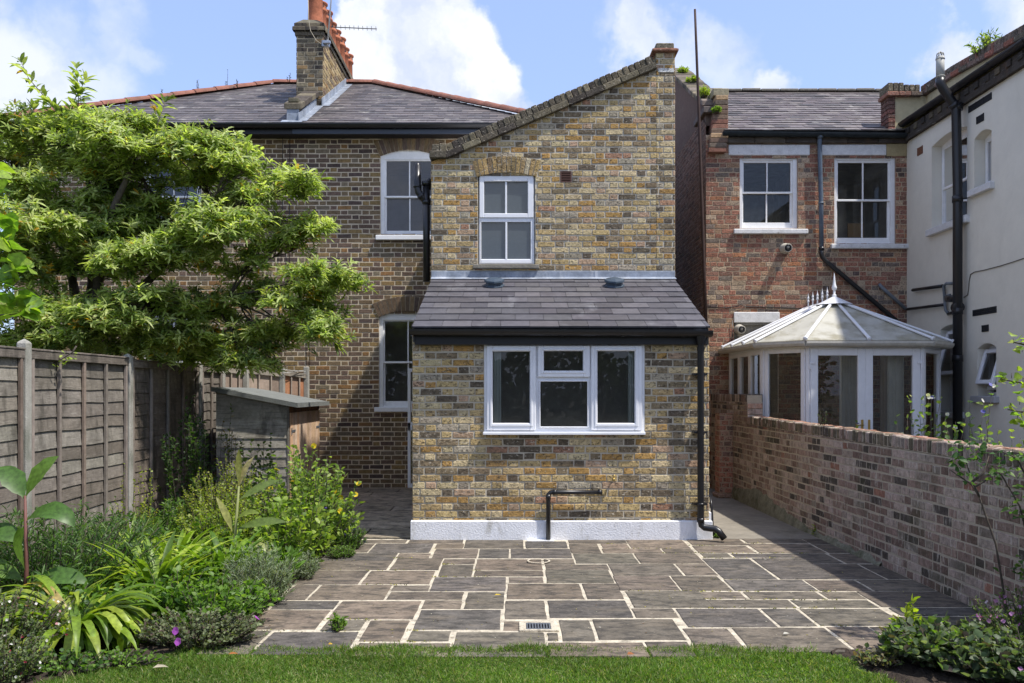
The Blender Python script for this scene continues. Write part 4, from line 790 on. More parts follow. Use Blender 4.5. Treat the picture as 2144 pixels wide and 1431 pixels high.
def side_window(q, kind, sill):
    a0, a1, b0, b1 = q; O2 = Vector((CXW + .15, 0, 0)); m2 = MB()
    strips(m2, O2, YA_, LEFT, (a0 + .005, a1 - .005, b0, b1), [(a0 + .04, a1 - .035, b0 + .05, b1 - .1)], -.05, .004); win = m2.build('window', M['upvc'] if kind == 'top' else M['paint'], crm); mid = b0 + (b1 - b0) * .46
    if kind == 'sash':
        for z0, z1, bb, bt, dep in ((mid - .02, b1 - .09, .035, .035, 0), (b0 + .01, mid + .02, .09, .035, -.03)):
            m2 = MB(); bars(m2, O2, YA_, LEFT, (a0 + .035, a1 - .03, z0, z1), (.028, .028, bb, bt), dep - .035, dep, .004); m2.build('sash', M['paint'], win); pane('pane', (CXW + .15 - dep * .5 + .008, 0, 0), YA_, LEFT, (a0 + .06, a1 - .055, z0 + bb, z1 - bt), 0, M['glass'], win)
    elif kind == 'single':
        m2 = MB(); bars(m2, O2, YA_, LEFT, (a0 + .03, a1 - .03, b0 + .01, b1 - .09), (.025, .025, .09, .03), -.035, 0.005, .004); m2.build('sash', M['paint'], win); pane('pane', (CXW + .17, 0, 0), YA_, LEFT, (a0 + .05, a1 - .08, b0 + .1, b1 - .12), 0, M['glass'], win)
    else:   # top hung casement pushed open at the foot
        z1 = b1 - .09; z0 = b0 + (.13 if kind == 'top' else .50); th = R(16 if kind == 'top' else 14); m2 = MB(); W = [a0 + .02, a1 - .02]; Z = Vector((-math.sin(th), 0, -math.cos(th))); nn2 = Vector((-math.cos(th), 0, math.sin(th))); H = z1 - z0
        A = Vector((CXW + .13, W[0], z1)); k = .055
        for o, u1, u2 in ((A, YA_ * k, Z * H), (A + YA_ * (W[1] - W[0] - k), YA_ * k, Z * H), (A + YA_ * k, YA_ * (W[1] - W[0] - 2 * k), Z * k), (A + YA_ * k + Z * (H - k), YA_ * (W[1] - W[0] - 2 * k), Z * k)): m2.obox(o, u1, u2, nn2 * .05, bev=.005)
        m2.build('open_casement', M['upvc'], win); m3 = MB(); o = A + nn2 * .025 + YA_ * k + Z * k; m3.face([o, o + YA_ * (W[1] - W[0] - 2 * k), o + YA_ * (W[1] - W[0] - 2 * k) + Z * (H - 2 * k), o + Z * (H - 2 * k)]); m3.build('pane', M['glass'], win)
        m2 = MB(); m2.obox((CXW + .11, a0 + .03, z0 - .05), (0, a1 - a0 - .06, 0), (.05, 0, 0), (0, 0, .05), bev=.004); m2.build('transom', M['upvc'], win)
        if kind != 'top': pane('pane', (CXW + .16, 0, 0), YA_, LEFT, (a0 + .06, a1 - .06, b0 + .05, z0 - .05), 0, M['glass'], win)
    m2 = MB(); m2.box(CXW - .07, CXW + .14, a0 - .07, a1 + .06, b0 - sill, b0 + .0, bev=.008); m2.build('sill', M['oldpaint'] if kind != 'top' else mat('grey_sill', (.36, .36, .37), .8), win)
    room(crm, OC, YA_, LEFT, q, 1.4, .15, c0=-.24)
side_window(wins[0], 'sash', .10); side_window(wins[1], 'single', .09); side_window(wins[2], 'top', .09); side_window(wins[3], 'big', .09)
mb = MB()
def grille(y0, y1, z0, z1, nx, c):
    mb.box(CXW - .006, CXW + .0, y0, y1, z0, z1, c)
    n = max(2, int((z1 - z0) / .022))
    for i in range(n): mb.box(CXW - .012, CXW - .006, y0 + .01, y1 - .01, z0 + (i + .25) * (z1 - z0) / n, z0 + (i + .7) * (z1 - z0) / n, tuple(x * 1.9 for x in c))
    for i in range(nx + 1): mb.box(CXW - .014, CXW - .006, y0 + (y1 - y0 - .01) * i / nx, y0 + (y1 - y0 - .01) * i / nx + .01, z0, z1, tuple(x * 1.5 for x in c))
for g_ in ((10.92, 11.47, 5.36, 5.45, 3, (.012, .013, .015)), (11.10, 11.27, 5.14, 5.24, 1, (.012, .013, .015)), (10.81, 11.36, 2.56, 2.645, 3, (.012, .013, .015)), (10.99, 11.14, 2.33, 2.42, 1, (.012, .013, .015)), (12.77, 12.93, 5.18, 5.30, 1, (.13, .06, .035))):
    m0 = mb; mb = MB(); grille(*g_); mb.build('air_brick', mat('grille', attr=True, rough=.6), crm); mb = m0
mb = MB(); mb.box(CXW - .06, CXW + .0, 6, YM, CT - .16, CT + .03, (.06, .052, .045), 0)
for i in range(30): mb.box(CXW - .075 - rnd.random() * .01, CXW - .0, 6 + i * .2433, 6 + i * .2433 + .11, CT - .07, CT + .02, pick([(1, (.05, .045, .04)), (1, (.10, .085, .06))]), 0, .005)
mb.build('eaves_corbel', M['wood'], crm)
gutter('gutter', (CXW - .10, 6, CT + .08), (CXW - .10, YM - .02, CT + .13), .065, LEFT, crm, M['black'], 10)
mb = MB(); mb.face([(CXW - .05, 6, CT + .10), (CXW - .05, YM + .1, CT + .14), (CXW + .3, YM + .1, CT + .36), (CXW + .3, 6, CT + .32)]); mb.build('eaves_slates', M['lead'], crm)
# parapet above the gutter
mb = MB(); px = 6.5
pts = [(7.0, 5.0), (13.25, 5.0), (13.25, 6.22), (12.4, 6.20), (7.0, 5.72)]
mb.prism([(px, y, z) for y, z in pts], (.25, 0, 0)); mb.box(X_(1861, 13.25) + .10, px + .25, 13.25, 13.5, 5.68, 6.22); mb.build('parapet', mat('aged_render', (.52, .45, .28), .9, var=.12, vscale=3, bump=.4, bscale=8, spots=[((.2, .17, .12), 3, .52, .7, .6, None)]), crm)
mb = MB(); c0 = px - .06
path = [(7.0, 5.72), (12.4, 6.20), (13.35, 6.24)]
for (y0, z0), (y1, z1) in zip(path, path[1:]):
    a = Vector((c0, y0, z0)); d = Vector((0, y1 - y0, z1 - z0)); n = int(d.length / .225)
    for i in range(n): mb.obox(a + d * (i / n), (.37, 0, 0), d / n * .97, (0, 0, .07), pick([(3, (.32, .13, .09)), (3, (.22, .15, .12)), (1, (.13, .11, .08))]), 0, .006)
    n = int(d.length / .078)
    for i in range(n): mb.obox(a + d * (i / n) + Vector((.02, 0, .072)), (.33, 0, 0), d / n * .92, (0, 0, .10), pick([(1, (.24, .12, .09)), (6, (.13, .105, .085)), (3, (.19, .14, .11))]), 0, .008)
x0 = X_(1858, 13.2)
for i in range(6):
    x = x0 + i * .085; mb.box(x, x + .078, 13.17, 13.5, 6.27, 6.38 + (.03 if i < 3 else 0), pick(PAL_SOOT), 0, .01)
for i in range(3): mb.box(x0 + i * .19 - .02, x0 + i * .19 + .165, 13.15, 13.5, 6.20, 6.265, pick([(1, (.28, .14, .1)), (1, (.17, .13, .1))]), 0, .008)
for i in range(8): mb.box(X_(1861, 13.2), X_(1861, 13.2) + .11, 13.22, 13.5, 5.66 + i * .07, 5.723 + i * .07, pick([(1, (.22, .10, .08)), (1, (.15, .085, .07))]), 0, .005)
mb.build('parapet_coping', M['brick'], crm)
mb = MB(); Yp = 11.50; xs = 6.10; bp = lambda px_, py_, x_: Vector((x_, x_ * F / (px_ - CX), EH - (py_ - HY) * x_ / (px_ - CX)))
ysp = xs * F / (2005 - CX); xo = 5.86; mb.tube([(xs, ysp, 0), (xs, ysp, 4.4), (xs - .02, ysp, 5.42), (xs - .05, ysp, 5.50), (xo + .04, ysp, 5.72), (xo, ysp, 5.80), (xo, ysp, 5.86)], .062, 16)
for z in (1.95, 2.60, 4.15, 5.42): mb.tube([(xs, ysp, z), (xs, ysp, z + .09)], .071, 16)
mb.tube([(xs - .03, ysp, 5.47), (xs - .07, ysp, 5.515)], .071, 16); mb.tube([(xs, ysp, 4.19), (CXW, ysp - .16, 4.19)], .010, 6)
for z in (3.0, 3.03): pass
mb.tube([(xs, ysp, 2.83), (xs, ysp + .18, 2.84), (xs + .05, ysp + .36, 2.86)], .05, 14); mb.tube([(xs, ysp - .05, 2.7), (xs, ysp + .05, 2.7)], .075, 12)
mb.build('soil_pipe', M['black'], crm)
mb = MB(); mb.tube([(xo, ysp, 5.86), (xo, ysp, 6.16)], .055, 16); mb.tube([(xo, ysp, 5.88), (xo, ysp, 5.89)], .062, 16); mb.tube([(xo, ysp, 6.12), (xo, ysp, 6.14)], .060, 16)
for i in range(8):
    a = i * math.pi / 4; mb.tube([(xo + .05 * math.cos(a), ysp + .05 * math.sin(a), 6.14), (xo + .045 * math.cos(a), ysp + .045 * math.sin(a), 6.2), (xo, ysp, 6.235)], .007, 5)
mb.build('vent_terminal', mat('grey_vent', (.36, .36, .33), .6, var=.1), crm)
yw = lambda px_: (CXW - .05) * F / (px_ - CX); Wp = lambda px_, py_, e=.05: bp(px_, py_, CXW - e)
mb = MB(); mb.tube([Wp(1911, 608), Wp(1974, 599)], .025, 10); mb.tube([Wp(1900, 648), Wp(1978, 638)], .022, 10); mb.tube([Wp(1985, 658), Wp(2003, 652)], .022, 10); mb.build('black_wastepipe', M['black'], crm)
mb = MB(); mb.tube([Wp(1998, 594), Wp(1982, 594), Wp(1976, 599), Wp(1979, 640), Wp(1980, 650), Wp(1986, 657)], .022, 10); mb.tube([Wp(1978, 620), Wp(1990, 617)], .012, 8); mb.build('grey_wastepipe', M['greyplastic'], crm)
mb = MB(); pts = [(2144, 541), (2120, 549), (2095, 557), (2060, 566), (2040, 570), (2032, 575), (2029, 590), (2028, 605), (2026, 618), (2018, 623)]; mb.tube([Wp(x, y, .008) for x, y in pts], .006, 5); mb.build('wall_cable', mat('grey_cable', (.12, .11, .09), .7), crm)

# ------------------------------------------------------------ conservatory
con = thing('conservatory', 'small white conservatory with faceted dirty roof panels, finial and glazed double doors', 'conservatory', (4.6, 12, 0))
A_, B_, C_, D_, E_, F_ = (3.38, 13.25), (3.38, 11.46), (3.83, 10.97), (5.34, 10.97), (5.84, 11.50), (5.84, 13.25)
EZ = 2.16
mb = MB(); mb.box(3.40, 5.82, 11.5, 13.25, .0, .02); mb.build('floor', mat('con_floor', (.2, .18, .15), .7), con)
def facet(p, q, n, parent, doors=False, glassmat=None):
    p = Vector((*p, 0)); q = Vector((*q, 0)); u = (q - p).normalized(); L = (q - p).length; nn = u.cross(ZA); m2 = MB()
    m2.obox(p - u * .02, u * .05, -nn * .06, ZA * EZ, bev=.006); m2.obox(q - u * .03, u * .05, -nn * .06, ZA * EZ, bev=.006); m2.obox(p, u * L, -nn * .06, ZA * .05); m2.obox(p + ZA * (EZ - .05), u * L, -nn * .06, ZA * .05)
    fr = m2.build('frame', M['upvc'], con)
    for i in range(n):
        a0 = .035 + (L - .07) * i / n; a1 = .035 + (L - .07) * (i + 1) / n; m2 = MB(); wd = .10 if doors else .06
        bars(m2, p, u, nn, (a0, a1, .05, EZ - .05), (wd, wd, .14, wd), -.05, .012, .006); s = m2.build('door' if doors else 'sash', M['upvc'], con if doors else fr)
        pane('pane', p, u, nn, (a0 + wd - .01, a1 - wd + .01, .18, EZ - .05 - wd + .01), -.02, M['glass'], s)
        if doors:
            m2 = MB(); hx = a1 - .045 if i == 0 else a0 + .045; hp = p + u * hx + nn * .014; m2.obox(hp - u * .015 + ZA * .93, u * .03, nn * .01, ZA * .24, bev=.004); m2.build('handle_plate', M['brass'], s)
            m2 = MB(); m2.tube([hp + ZA * 1.10, hp + ZA * 1.10 + nn * .05, hp + ZA * 1.10 + nn * .05 + u * (-.11 if i == 0 else .0)], .008, 8)
            if i == 0: m2.build('handle', M['brass'], s)
            hx = a0 - .02 if i == 0 else a1 - .045; m2 = MB(); m2.obox(p + u * hx + nn * .012 + ZA * 1.90, u * .07, nn * .015, ZA * .03, bev=.003); m2.obox(p + u * (a0 - .02 if i == 0 else a1 + .0) + nn * .012 + ZA * 1.83, u * .022, nn * .018, ZA * .10, bev=.003); m2.build('hinge', M['upvc'], s)
facet(A_, B_, 3, con); facet(B_, C_, 1, con); facet(C_, D_, 2, con, doors=True); facet(D_, E_, 1, con); facet(E_, F_, 3, con)
apx = Vector((4.59, 12.05, 2.83)); apb = Vector((4.59, 13.28, 2.83)); ov = .13
def off(p, c=(4.59, 12.3)): 
    d = Vector((p[0] - c[0], p[1] - c[1], 0)); d = d.normalized() * ov; return Vector((p[0] + d.x, p[1] + d.y if p[1] < 13.2 else 13.28, EZ + .04))
ring = [off(p) for p in (A_, B_, C_, D_, E_, F_)]; ring[0].x = 3.25; ring[5].x = 5.97; ring[0].z = ring[5].z = EZ + .05
mb = MB(); tops = [apb, apx, apx, apx, apx, apb]
for i in range(5):
    q = [ring[i], ring[i + 1], tops[i + 1]] + ([tops[i]] if (tops[i] - tops[i + 1]).length > .01 else []); nrm = (q[1] - q[0]).cross(q[2] - q[0]).normalized(); nrm = -nrm if nrm.z < 0 else nrm; mb.prism([p + nrm * .012 for p in q], -nrm * .012)
mb.build('roof_panel', M['polycarb'], con)
mb = MB()
def rafter(a, b, w=.045, lift=.018):
    d = b - a; u = d.normalized(); s = u.cross(ZA).normalized() * w; up = s.normalized().cross(u); mb.obox(a - s / 2 + up * lift, d, s, up * .03, bev=.008)
    mb.lathe(a + up * (lift + .012) - u * .006, [(.03, -.012), (.03, .012), (0, .014)], 10, -u)
ends = []
for i in range(1, 5): rafter(ring[i], apx - (apx - ring[i]).normalized() * .06)
rafter((ring[2] + ring[3]) / 2, apx - Vector((0, .05, 0)))if False else None
for xx in (-.30, .42): pass
rafter(ring[2].lerp(ring[3], .5), apx.copy())
for t in (.30, .62, .9): rafter(ring[1].lerp(ring[0], t), apx.lerp(apb, t)); rafter(ring[4].lerp(ring[5], t), apx.lerp(apb, t))
mb.build('glazing_bar', M['upvc'], con)
mb = MB(); c = apx + ZA * .03; k = 10; g0 = [c + Vector((math.cos(2 * math.pi * j / k) * .26, math.sin(2 * math.pi * j / k) * .26, -.075)) for j in range(k)]; mb.mesh(g0 + [c + ZA * .06], [(j, (j + 1) % k, k) for j in range(k)] )
mb.prism([(4.59 - .12, 12.1, 2.80), (4.59 + .12, 12.1, 2.80), (4.59 + .03, 12.1, 2.87), (4.59 - .03, 12.1, 2.87)], (0, 1.18, 0)); mb.build('ridge_cap', M['upvc'], con)
mb = MB(); mb.lathe(apx + ZA * .085, [(.035, -.02), (.03, .02), (.015, .03), (.02, .06), (.015, .075), (.034, .10), (.038, .125), (.024, .16), (.017, .22), (.007, .31), (0, .34)], 14); mb.build('finial', M['upvc'], con)
for i in range(5):
    mb = MB(); mb.lathe(Vector((4.59, 12.32 + i * .2, 2.87)), [(.012, 0), (.01, .05), (.02, .08), (.012, .11), (.018, .13), (.006, .17), (0, .22)], 8); mb.build('ridge_spike', M['upvc'], con)
for i in range(5):
    d = (ring[i + 1] - ring[i]); out = Vector((d.y, -d.x, 0)).normalized(); mb = MB(); 
    prof = [(.0, .0), (.075, .0), (.075, -.03), (.055, -.06), (.02, -.075), (0, -.075)]; q0 = [ring[i] + out * (x - .03) + ZA * (y - .005) for x, y in prof]; q1 = [p + d for p in q0]; n = len(prof)
    mb.mesh(q0 + q1, [(j, (j + 1) % n, (j + 1) % n + n, j + n) for j in range(n)] + [tuple(range(n))[::-1], tuple(range(n, 2 * n))]); mb.build('gutter', mat('dull_gutter', (.48, .46, .41), .55, var=.15, spots=[((.16, .13, .09), 7, .6, .75, .6, None)]), con)
mb = MB(); nn_ = 26
for (xa, xb, yc) in ((4.45, 4.72, 11.5), (5.0, 5.22, 11.25)):
    g = [Vector((xa + (xb - xa) * i / nn_, yc + .025 * math.sin(i * 1.7), 0)) for i in range(nn_ + 1)]; mb.mesh([p + ZA * .05 for p in g] + [p + ZA * 2.1 for p in g], [(i, i + 1, i + nn_ + 2, i + nn_ + 1) for i in range(nn_)], sm=True)
mb.build('curtain', M['curtain'], con)

# ------------------------------------------------------------ boundary wall
gw = thing('garden_wall', 'long low red brick garden wall with soldier course top, stepping up beside the conservatory', 'wall', (3.2, 8, 0))
wa = Vector((3.13 + .0194 * 12 - .0194 * 13.3, 13.3, 0)); wb = Vector((3.13 + .0194 * (12 - 3.4), 3.4, 0)); u = (wb - wa).normalized(); nl = Vector((-1, -.0194, 0)).normalized(); Lw = (wb - wa).length; st = 13.3 - 11.35
mb = MB(); slope = .055 / 6; tp = lambda s: 1.205 - slope * max(0, s - st)
brickwork(mb, wa, u, nl, [(0, 0), (Lw, 0), (Lw, tp(Lw) - .11), (st, tp(st) - .11), (0, tp(st) - .11)], [], PAL_GDN, mort=(.37, .32, .25), h=.075, joint=.013, bond='mixed', proud=.004)
brickwork(mb, wa, u, nl, [(0, tp(st) - .11), (st, tp(st) - .11), (st, 1.39), (0, 1.39)], [], PAL_GDN, mort=(.29, .24, .18), bond='mixed', proud=.004)
thk = .215; mb.prism([wa + ZA * 0 - nl * .002, wb - nl * .002, wb + ZA * (tp(Lw) - .11) - nl * .002, wa + ZA * (tp(st) - .11) - nl * .002], -nl * (thk - .004), (.28, .2, .15), 1)
mb.prism([wa + ZA * 1.0 - nl * .002, wa + u * st + ZA * 1.0 - nl * .002, wa + u * st + ZA * 1.39 - nl * .002, wa + ZA * 1.39 - nl * .002], -nl * (thk - .004), (.4, .33, .26), 1)
e0 = wa + u * st
for i, c in enumerate([(.44, .27, .20), (.45, .33, .27), (.5, .42, .36)]): 
    z = 1.385 - .078 - i * .078 + .0; mb.obox(e0 - nl * .006 + ZA * z, -nl * (.2 if i < 2 else .095), u * .012, ZA * .068, c, 0, .004)
mb.obox(e0 - nl * .11 + ZA * (1.385 - .234), -nl * .1, u * .012, ZA * .068, (.42, .27, .2), 0, .004)
mb.build('wall', [M['wallmoss'], M['mortar']], gw)
mb = MB(); s = st + .002
while s < Lw - .07:
    wdt = rnd.uniform(.060, .068); p = wa + u * s + ZA * (tp(s) - .105) + nl * rnd.uniform(.0, .008); mb.obox(p, u * wdt, -nl * (.108 + rnd.uniform(0, .006)), ZA * (.10 + rnd.uniform(-.008, .010)), pick(PAL_GDN + [(40, (.10, .085, .06)), (25, (.15, .12, .085))]), 0, .009)
    mb.obox(p - nl * .116, u * wdt, -nl * .10, ZA * (.10 + rnd.uniform(-.006, .006)), pick([(1, (.30, .15, .10)), (1, (.28, .19, .13))]), 0, .005); s += wdt + .009
mb.obox(wa + u * st + ZA * (tp(st) - .105) - nl * .003, u * (Lw - st), -nl * (thk - .006), ZA * .001, (.4, .34, .26), 1); 
q = [wa + u * st + ZA * (tp(st) - .107), wb + ZA * (tp(Lw) - .107)]; mb.prism([q[0] - nl * .004, q[1] - nl * .004, q[1] - nl * .004 + ZA * .097, q[0] - nl * .004 + ZA * .097], -nl * (thk - .008), (.42, .36, .28), 1)
s = .0
while s < st - .06:
    wdt = .065; mb.obox(wa + u * s + ZA * 1.395 + nl * .002, u * wdt, -nl * .215, ZA * .105, pick(PAL_GDN), 0, .004); s += .075
mb.prism([wa - nl * .003 + ZA * 1.39, e0 - nl * .003 - u * .004 + ZA * 1.39, e0 - nl * .003 - u * .004 + ZA * 1.488, wa - nl * .003 + ZA * 1.488], -nl * .2, (.42, .36, .28), 1)
mb.build('coping', [M['wallmoss'], M['mortar']], gw)
mb = MB(); x0, x1, y0, y1 = 2.94, 3.15, 12.05, 12.32; mb.box(x0 + .004, x1, y0 + .004, y1, 0, Z_(866, 12.05) - .01, (.34, .27, .2), 1)
brickwork(mb, (0, y0, 0), XA, FRONT, [(x0, .05), (x1, .05), (x1, Z_(866, y0)), (x0, Z_(866, y0))], [], [(5, (.36, .16, .11)), (3, (.40, .24, .18)), (1, (.2, .12, .1))], mort=(.36, .28, .2), stretcher=.102, bond='mixed')
brickwork(mb, (x0, 0, 0), YA_, LEFT, [(y0, .05), (y1, .05), (y1, Z_(866, y0)), (y0, Z_(866, y0))], [], [(5, (.36, .16, .11)), (3, (.40, .24, .18))], mort=(.36, .28, .2)); mb.box(x0 - .05, x1, y0 - .06, y1, 0, .07, (.3, .2, .15), 0, .02); mb.build('pier', [M['brick'], M['mortar']], gw)
mb = MB(); n = 46; g = []
for i in range(n + 1):   # rough cement fillet left along the foot
    s = .9 + i * .11; hgt = max(.02, .20 * math.exp(-((s - 2.3) / 1.3) ** 2) + .05 + rnd.uniform(-.025, .025)); b = wa + u * s; g += [b + nl * .035 + ZA * .0, b + nl * (.018 + rnd.random() * .01) + ZA * hgt * .6, b + nl * .004 + ZA * hgt]
mb.mesh(g, [(i * 3 + j, i * 3 + j + 3, i * 3 + j + 4, i * 3 + j + 1) for i in range(n) for j in (0, 1)], (.3, .29, .2)); mb.build('cement_fillet', mat('mossy_cement', (.17, .165, .12), .95, var=.35, vscale=9, bump=1, bscale=30, spots=[((.05, .055, .02), 4, .5, .65, .7, None)]), gw)

# ------------------------------------------------------------ fences
fen = thing('panel_fence', 'weathered grey overlap panel fence with concrete posts running down the left side', 'fence', (-4.3, 7, 0))
FX = -4.3; posts = [3.45, 5.40, 7.28, 9.22, 11.27]; FT = 1.90
PAL_FW = [(5, (.19, .17, .145)), (3, (.155, .135, .115)), (2, (.235, .215, .185))]; PAL_FO = [(1, (.22, .12, .07)), (5, (.15, .122, .10)), (3, (.18, .15, .125))]
def fence_panel(y0, y1, pal, top=FT, nb=5, gap=None, x=FX):
    m = MB(); z = .12; i = 0; hb = .142
    while z < top - .12:
        if gap is not None and abs(z - gap) < .07: z += .03
        t = rnd.uniform(-.008, .008); n = 10; lo = []; hi = []; ph = rnd.random() * 6
        for k in range(n + 1):
            y = y0 + (y1 - y0) * k / n; wv = .006 * math.sin(ph + k * 1.1) + rnd.uniform(-.002, .002); lo.append(Vector((x + .020, y, z + wv + t * k / n))); hi.append(Vector((x + .006, y, z + hb + .02 + t * k / n)))
        c = pick(pal); back = [p - XA * .008 for p in lo]
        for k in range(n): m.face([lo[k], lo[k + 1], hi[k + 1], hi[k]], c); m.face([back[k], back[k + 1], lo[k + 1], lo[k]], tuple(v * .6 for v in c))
        m.face([back[0] - XA * .002, back[n] - XA * .002, hi[n] - XA * .01, hi[0] - XA * .01], c)
        z += hb - .015 + rnd.uniform(-.004, .004)
    m.build('boards', M['wood'], fen) if False else None
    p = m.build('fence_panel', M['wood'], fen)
    for k in range(nb):
        yb = y0 + .02 + (y1 - y0 - .075) * k / (nb - 1); m = MB(); m.box(x + .022, x + .052, yb, yb + .036, .1, top - .07, pick([(3, (.22, .19, .165)), (1, (.18, .14, .115))]), bev=.004); m.build('batten', M['woodv'], p)
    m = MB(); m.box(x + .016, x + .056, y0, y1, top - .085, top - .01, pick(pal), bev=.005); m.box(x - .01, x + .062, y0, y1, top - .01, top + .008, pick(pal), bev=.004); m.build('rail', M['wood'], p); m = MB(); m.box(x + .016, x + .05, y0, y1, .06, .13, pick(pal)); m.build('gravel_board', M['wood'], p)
for i in range(4): fence_panel(posts[i] + .048, posts[i + 1] - .048, PAL_FO if i == 3 else PAL_FW, FT + (.01 if i < 3 else -.01), gap=1.12 if i == 2 else None)
fence_panel(11.33, 12.12, PAL_FW, FT - .01, nb=3)
for i, y in enumerate(posts + [12.16]):
    m = MB(); h = (1.97 if y == 7.28 else 1.93); m.box(FX - .03, FX + .066, y - .043, y + .043, 0, h, bev=.012); m.mesh([(FX - .02, y - .035, h), (FX + .056, y - .035, h), (FX + .056, y + .035, h), (FX - .02, y + .035, h), (FX + .02, y, h + .03)], [(0, 1, 4), (1, 2, 4), (2, 3, 4), (3, 0, 4)]); m.build('post', M['concrete_post'], fen)
f2 = thing('short_fence', 'low picket backed fence stub meeting the house wall behind the shed', 'fence', (-3.8, 12.7, 0))
pp = [(465, 12.2, 768), (514, 12.45, 771), (590, 12.85, 778), (641, 13.18, 768)]; pp = [P(a, c, b) for a, b, c in pp]
for i in range(3):
    a, b = pp[i], pp[i + 1]; za = 1.90 - i * .02; zb = za - .045; m = MB(); u = Vector((b.x - a.x, b.y - a.y, 0)); Lx = u.length; u.normalize(); nn2 = Vector((u.y, -u.x, 0))
    k = max(3, int(Lx / .15)); o = Vector((a.x, a.y, 0))
    for j in range(k): t0, t1 = j / k, (j + 1) / k; m.prism([o + u * (Lx * t0) + ZA * .1, o + u * (Lx * t1 - .004) + ZA * .1, o + u * (Lx * t1 - .004) + ZA * (za + (zb - za) * t1), o + u * (Lx * t0) + ZA * (za + (zb - za) * t0)], -nn2 * .015, pick([(3, (.36, .17, .09)), (2, (.24, .16, .12))] if i == 2 else [(3, (.28, .22, .18)), (2, (.3, .2, .14))]))
    p = m.build('fence_panel', M['woodv'], f2)
    for j in range(k + 1): t = min(.985, j / k); m = MB(); m.obox(o + u * (Lx * t) + ZA * .1, u * .022, nn2 * .03, ZA * (za + (zb - za) * t - .11), (.30, .25, .21), bev=.003); m.build('batten', M['woodv'], p)
    m = MB(); m.prism([o + ZA * (za - .07), o + u * Lx + ZA * (zb - .07), o + u * Lx + ZA * zb, o + ZA * za], nn2 * .035, (.27, .24, .2)); m.build('rail', M['wood'], p)
for i, q in enumerate(pp[1:]): m = MB(); m.box(q.x - .035, q.x + .045, q.y - .04, q.y + .04, 0, 1.93 - (0 if i == 2 else .02), (.38, .36, .32), bev=.01); m.build('post', M['concrete_post'], f2)
mb = MB(); mb.tube([P(570, 768, 12.7), P(600, 775, 12.8), P(640, 779, 13.1)], .004, 5); mb.tube([P(560, 772, 12.7), P(600, 781, 12.8), P(636, 776, 13.1)], .004, 5); mb.build('wire', mat('pale_wire', (.5, .5, .48), .5), f2)
# ------------------------------------------------------------ shed
sh = thing('garden_shed', 'low weathered timber shed with felted lean-to roof and double doors', 'shed', (-3.4, 11.8, 0))
SX0, SX1, SY0, SY1 = -3.93, -2.98, 10.97, 12.62; zl, zr_ = 1.56, 1.38
mb = MB(); z = .05
while z < zl:
    zt_ = min(z + .125, 2); pg = clip([(SX0, z), (SX1, z), (SX1, zt_), (SX0, zt_)], [(SX0, 0), (SX1, 0), (SX1, zr_), (SX0, zl)])
    if pg:
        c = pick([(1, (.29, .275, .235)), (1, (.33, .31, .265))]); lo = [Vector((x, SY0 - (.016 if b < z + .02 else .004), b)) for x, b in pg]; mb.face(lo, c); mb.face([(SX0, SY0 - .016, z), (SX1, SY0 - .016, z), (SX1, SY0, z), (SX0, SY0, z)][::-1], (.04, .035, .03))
    z += .125
mb.prism([(SX0, SY0, .05), (SX1, SY0, .05), (SX1, SY0, zr_), (SX0, SY0, zl)], (0, SY1 - SY0, 0), (.12, .1, .08)); mb.box(SX1 - .02, SX1 + .006, SY0 - .02, SY0 + .012, .05, zr_ - .01, (.17, .16, .14), bev=.003); mb.build('wall', M['wood'], sh)
mb = MB(); rx0, rx1, ry0, ry1 = SX0 - .03, SX1 + .13, SY0 - .10, SY1 + .10; zz = lambda x: zl + .03 + (x - SX0) / (SX1 - SX0) * (zr_ - zl)
mb.prism([(rx0, ry0, zz(rx0)), (rx1, ry0, zz(rx1)), (rx1, ry0, zz(rx1) - .015), (rx0, ry0, zz(rx0) - .015)], (0, ry1 - ry0, 0)); mb.prism([(rx0, ry0 - .012, zz(rx0) + .006), (rx1, ry0 - .012, zz(rx1) + .006), (rx1, ry0 - .012, zz(rx1) - .055), (rx0, ry0 - .012, zz(rx0) - .055)], (0, .016, 0)); mb.box(rx1, rx1 + .014, ry0 - .012, ry1, zz(rx1) - .055, zz(rx1) + .006); mb.build('roof', M['felt'], sh)
mb = MB(); mb.box(SX1, SX1 + .012, SY0 + .01, SY1, zr_ - .115, zr_ + .0, (.20, .105, .06)); mb.build('head_board', M['wood'], sh)
for i, (y0, y1) in enumerate(((SY0 + .02, SY0 + .88), (SY0 + .89, SY1 - .02))):
    m = MB(); n = 8 if i == 0 else 6
    for j in range(n): a = y0 + (y1 - y0) * j / n; m.box(SX1 + .004, SX1 + .022, a + .002, y0 + (y1 - y0) * (j + 1) / n - .002, .04, zr_ - .12, pick([(3, (.50, .38, .28)), (2, (.44, .32, .23)), (1, (.50, .32, .2))] if i == 0 else [(1, (.46, .32, .21)), (1, (.48, .35, .25))]), bev=.004)
    d = m.build('door', M['woodv'], sh); m = MB(); yy = y0 + .02 if i == 0 else y1 - .22; m.box(SX1 + .023, SX1 + .028, yy, yy + .2, 1.0, 1.03); m.box(SX1 + .023, SX1 + .030, yy if i == 0 else yy + .17, (yy if i == 0 else yy + .17) + .03, .97, 1.06); m.build('hinge', M['steel'], d)
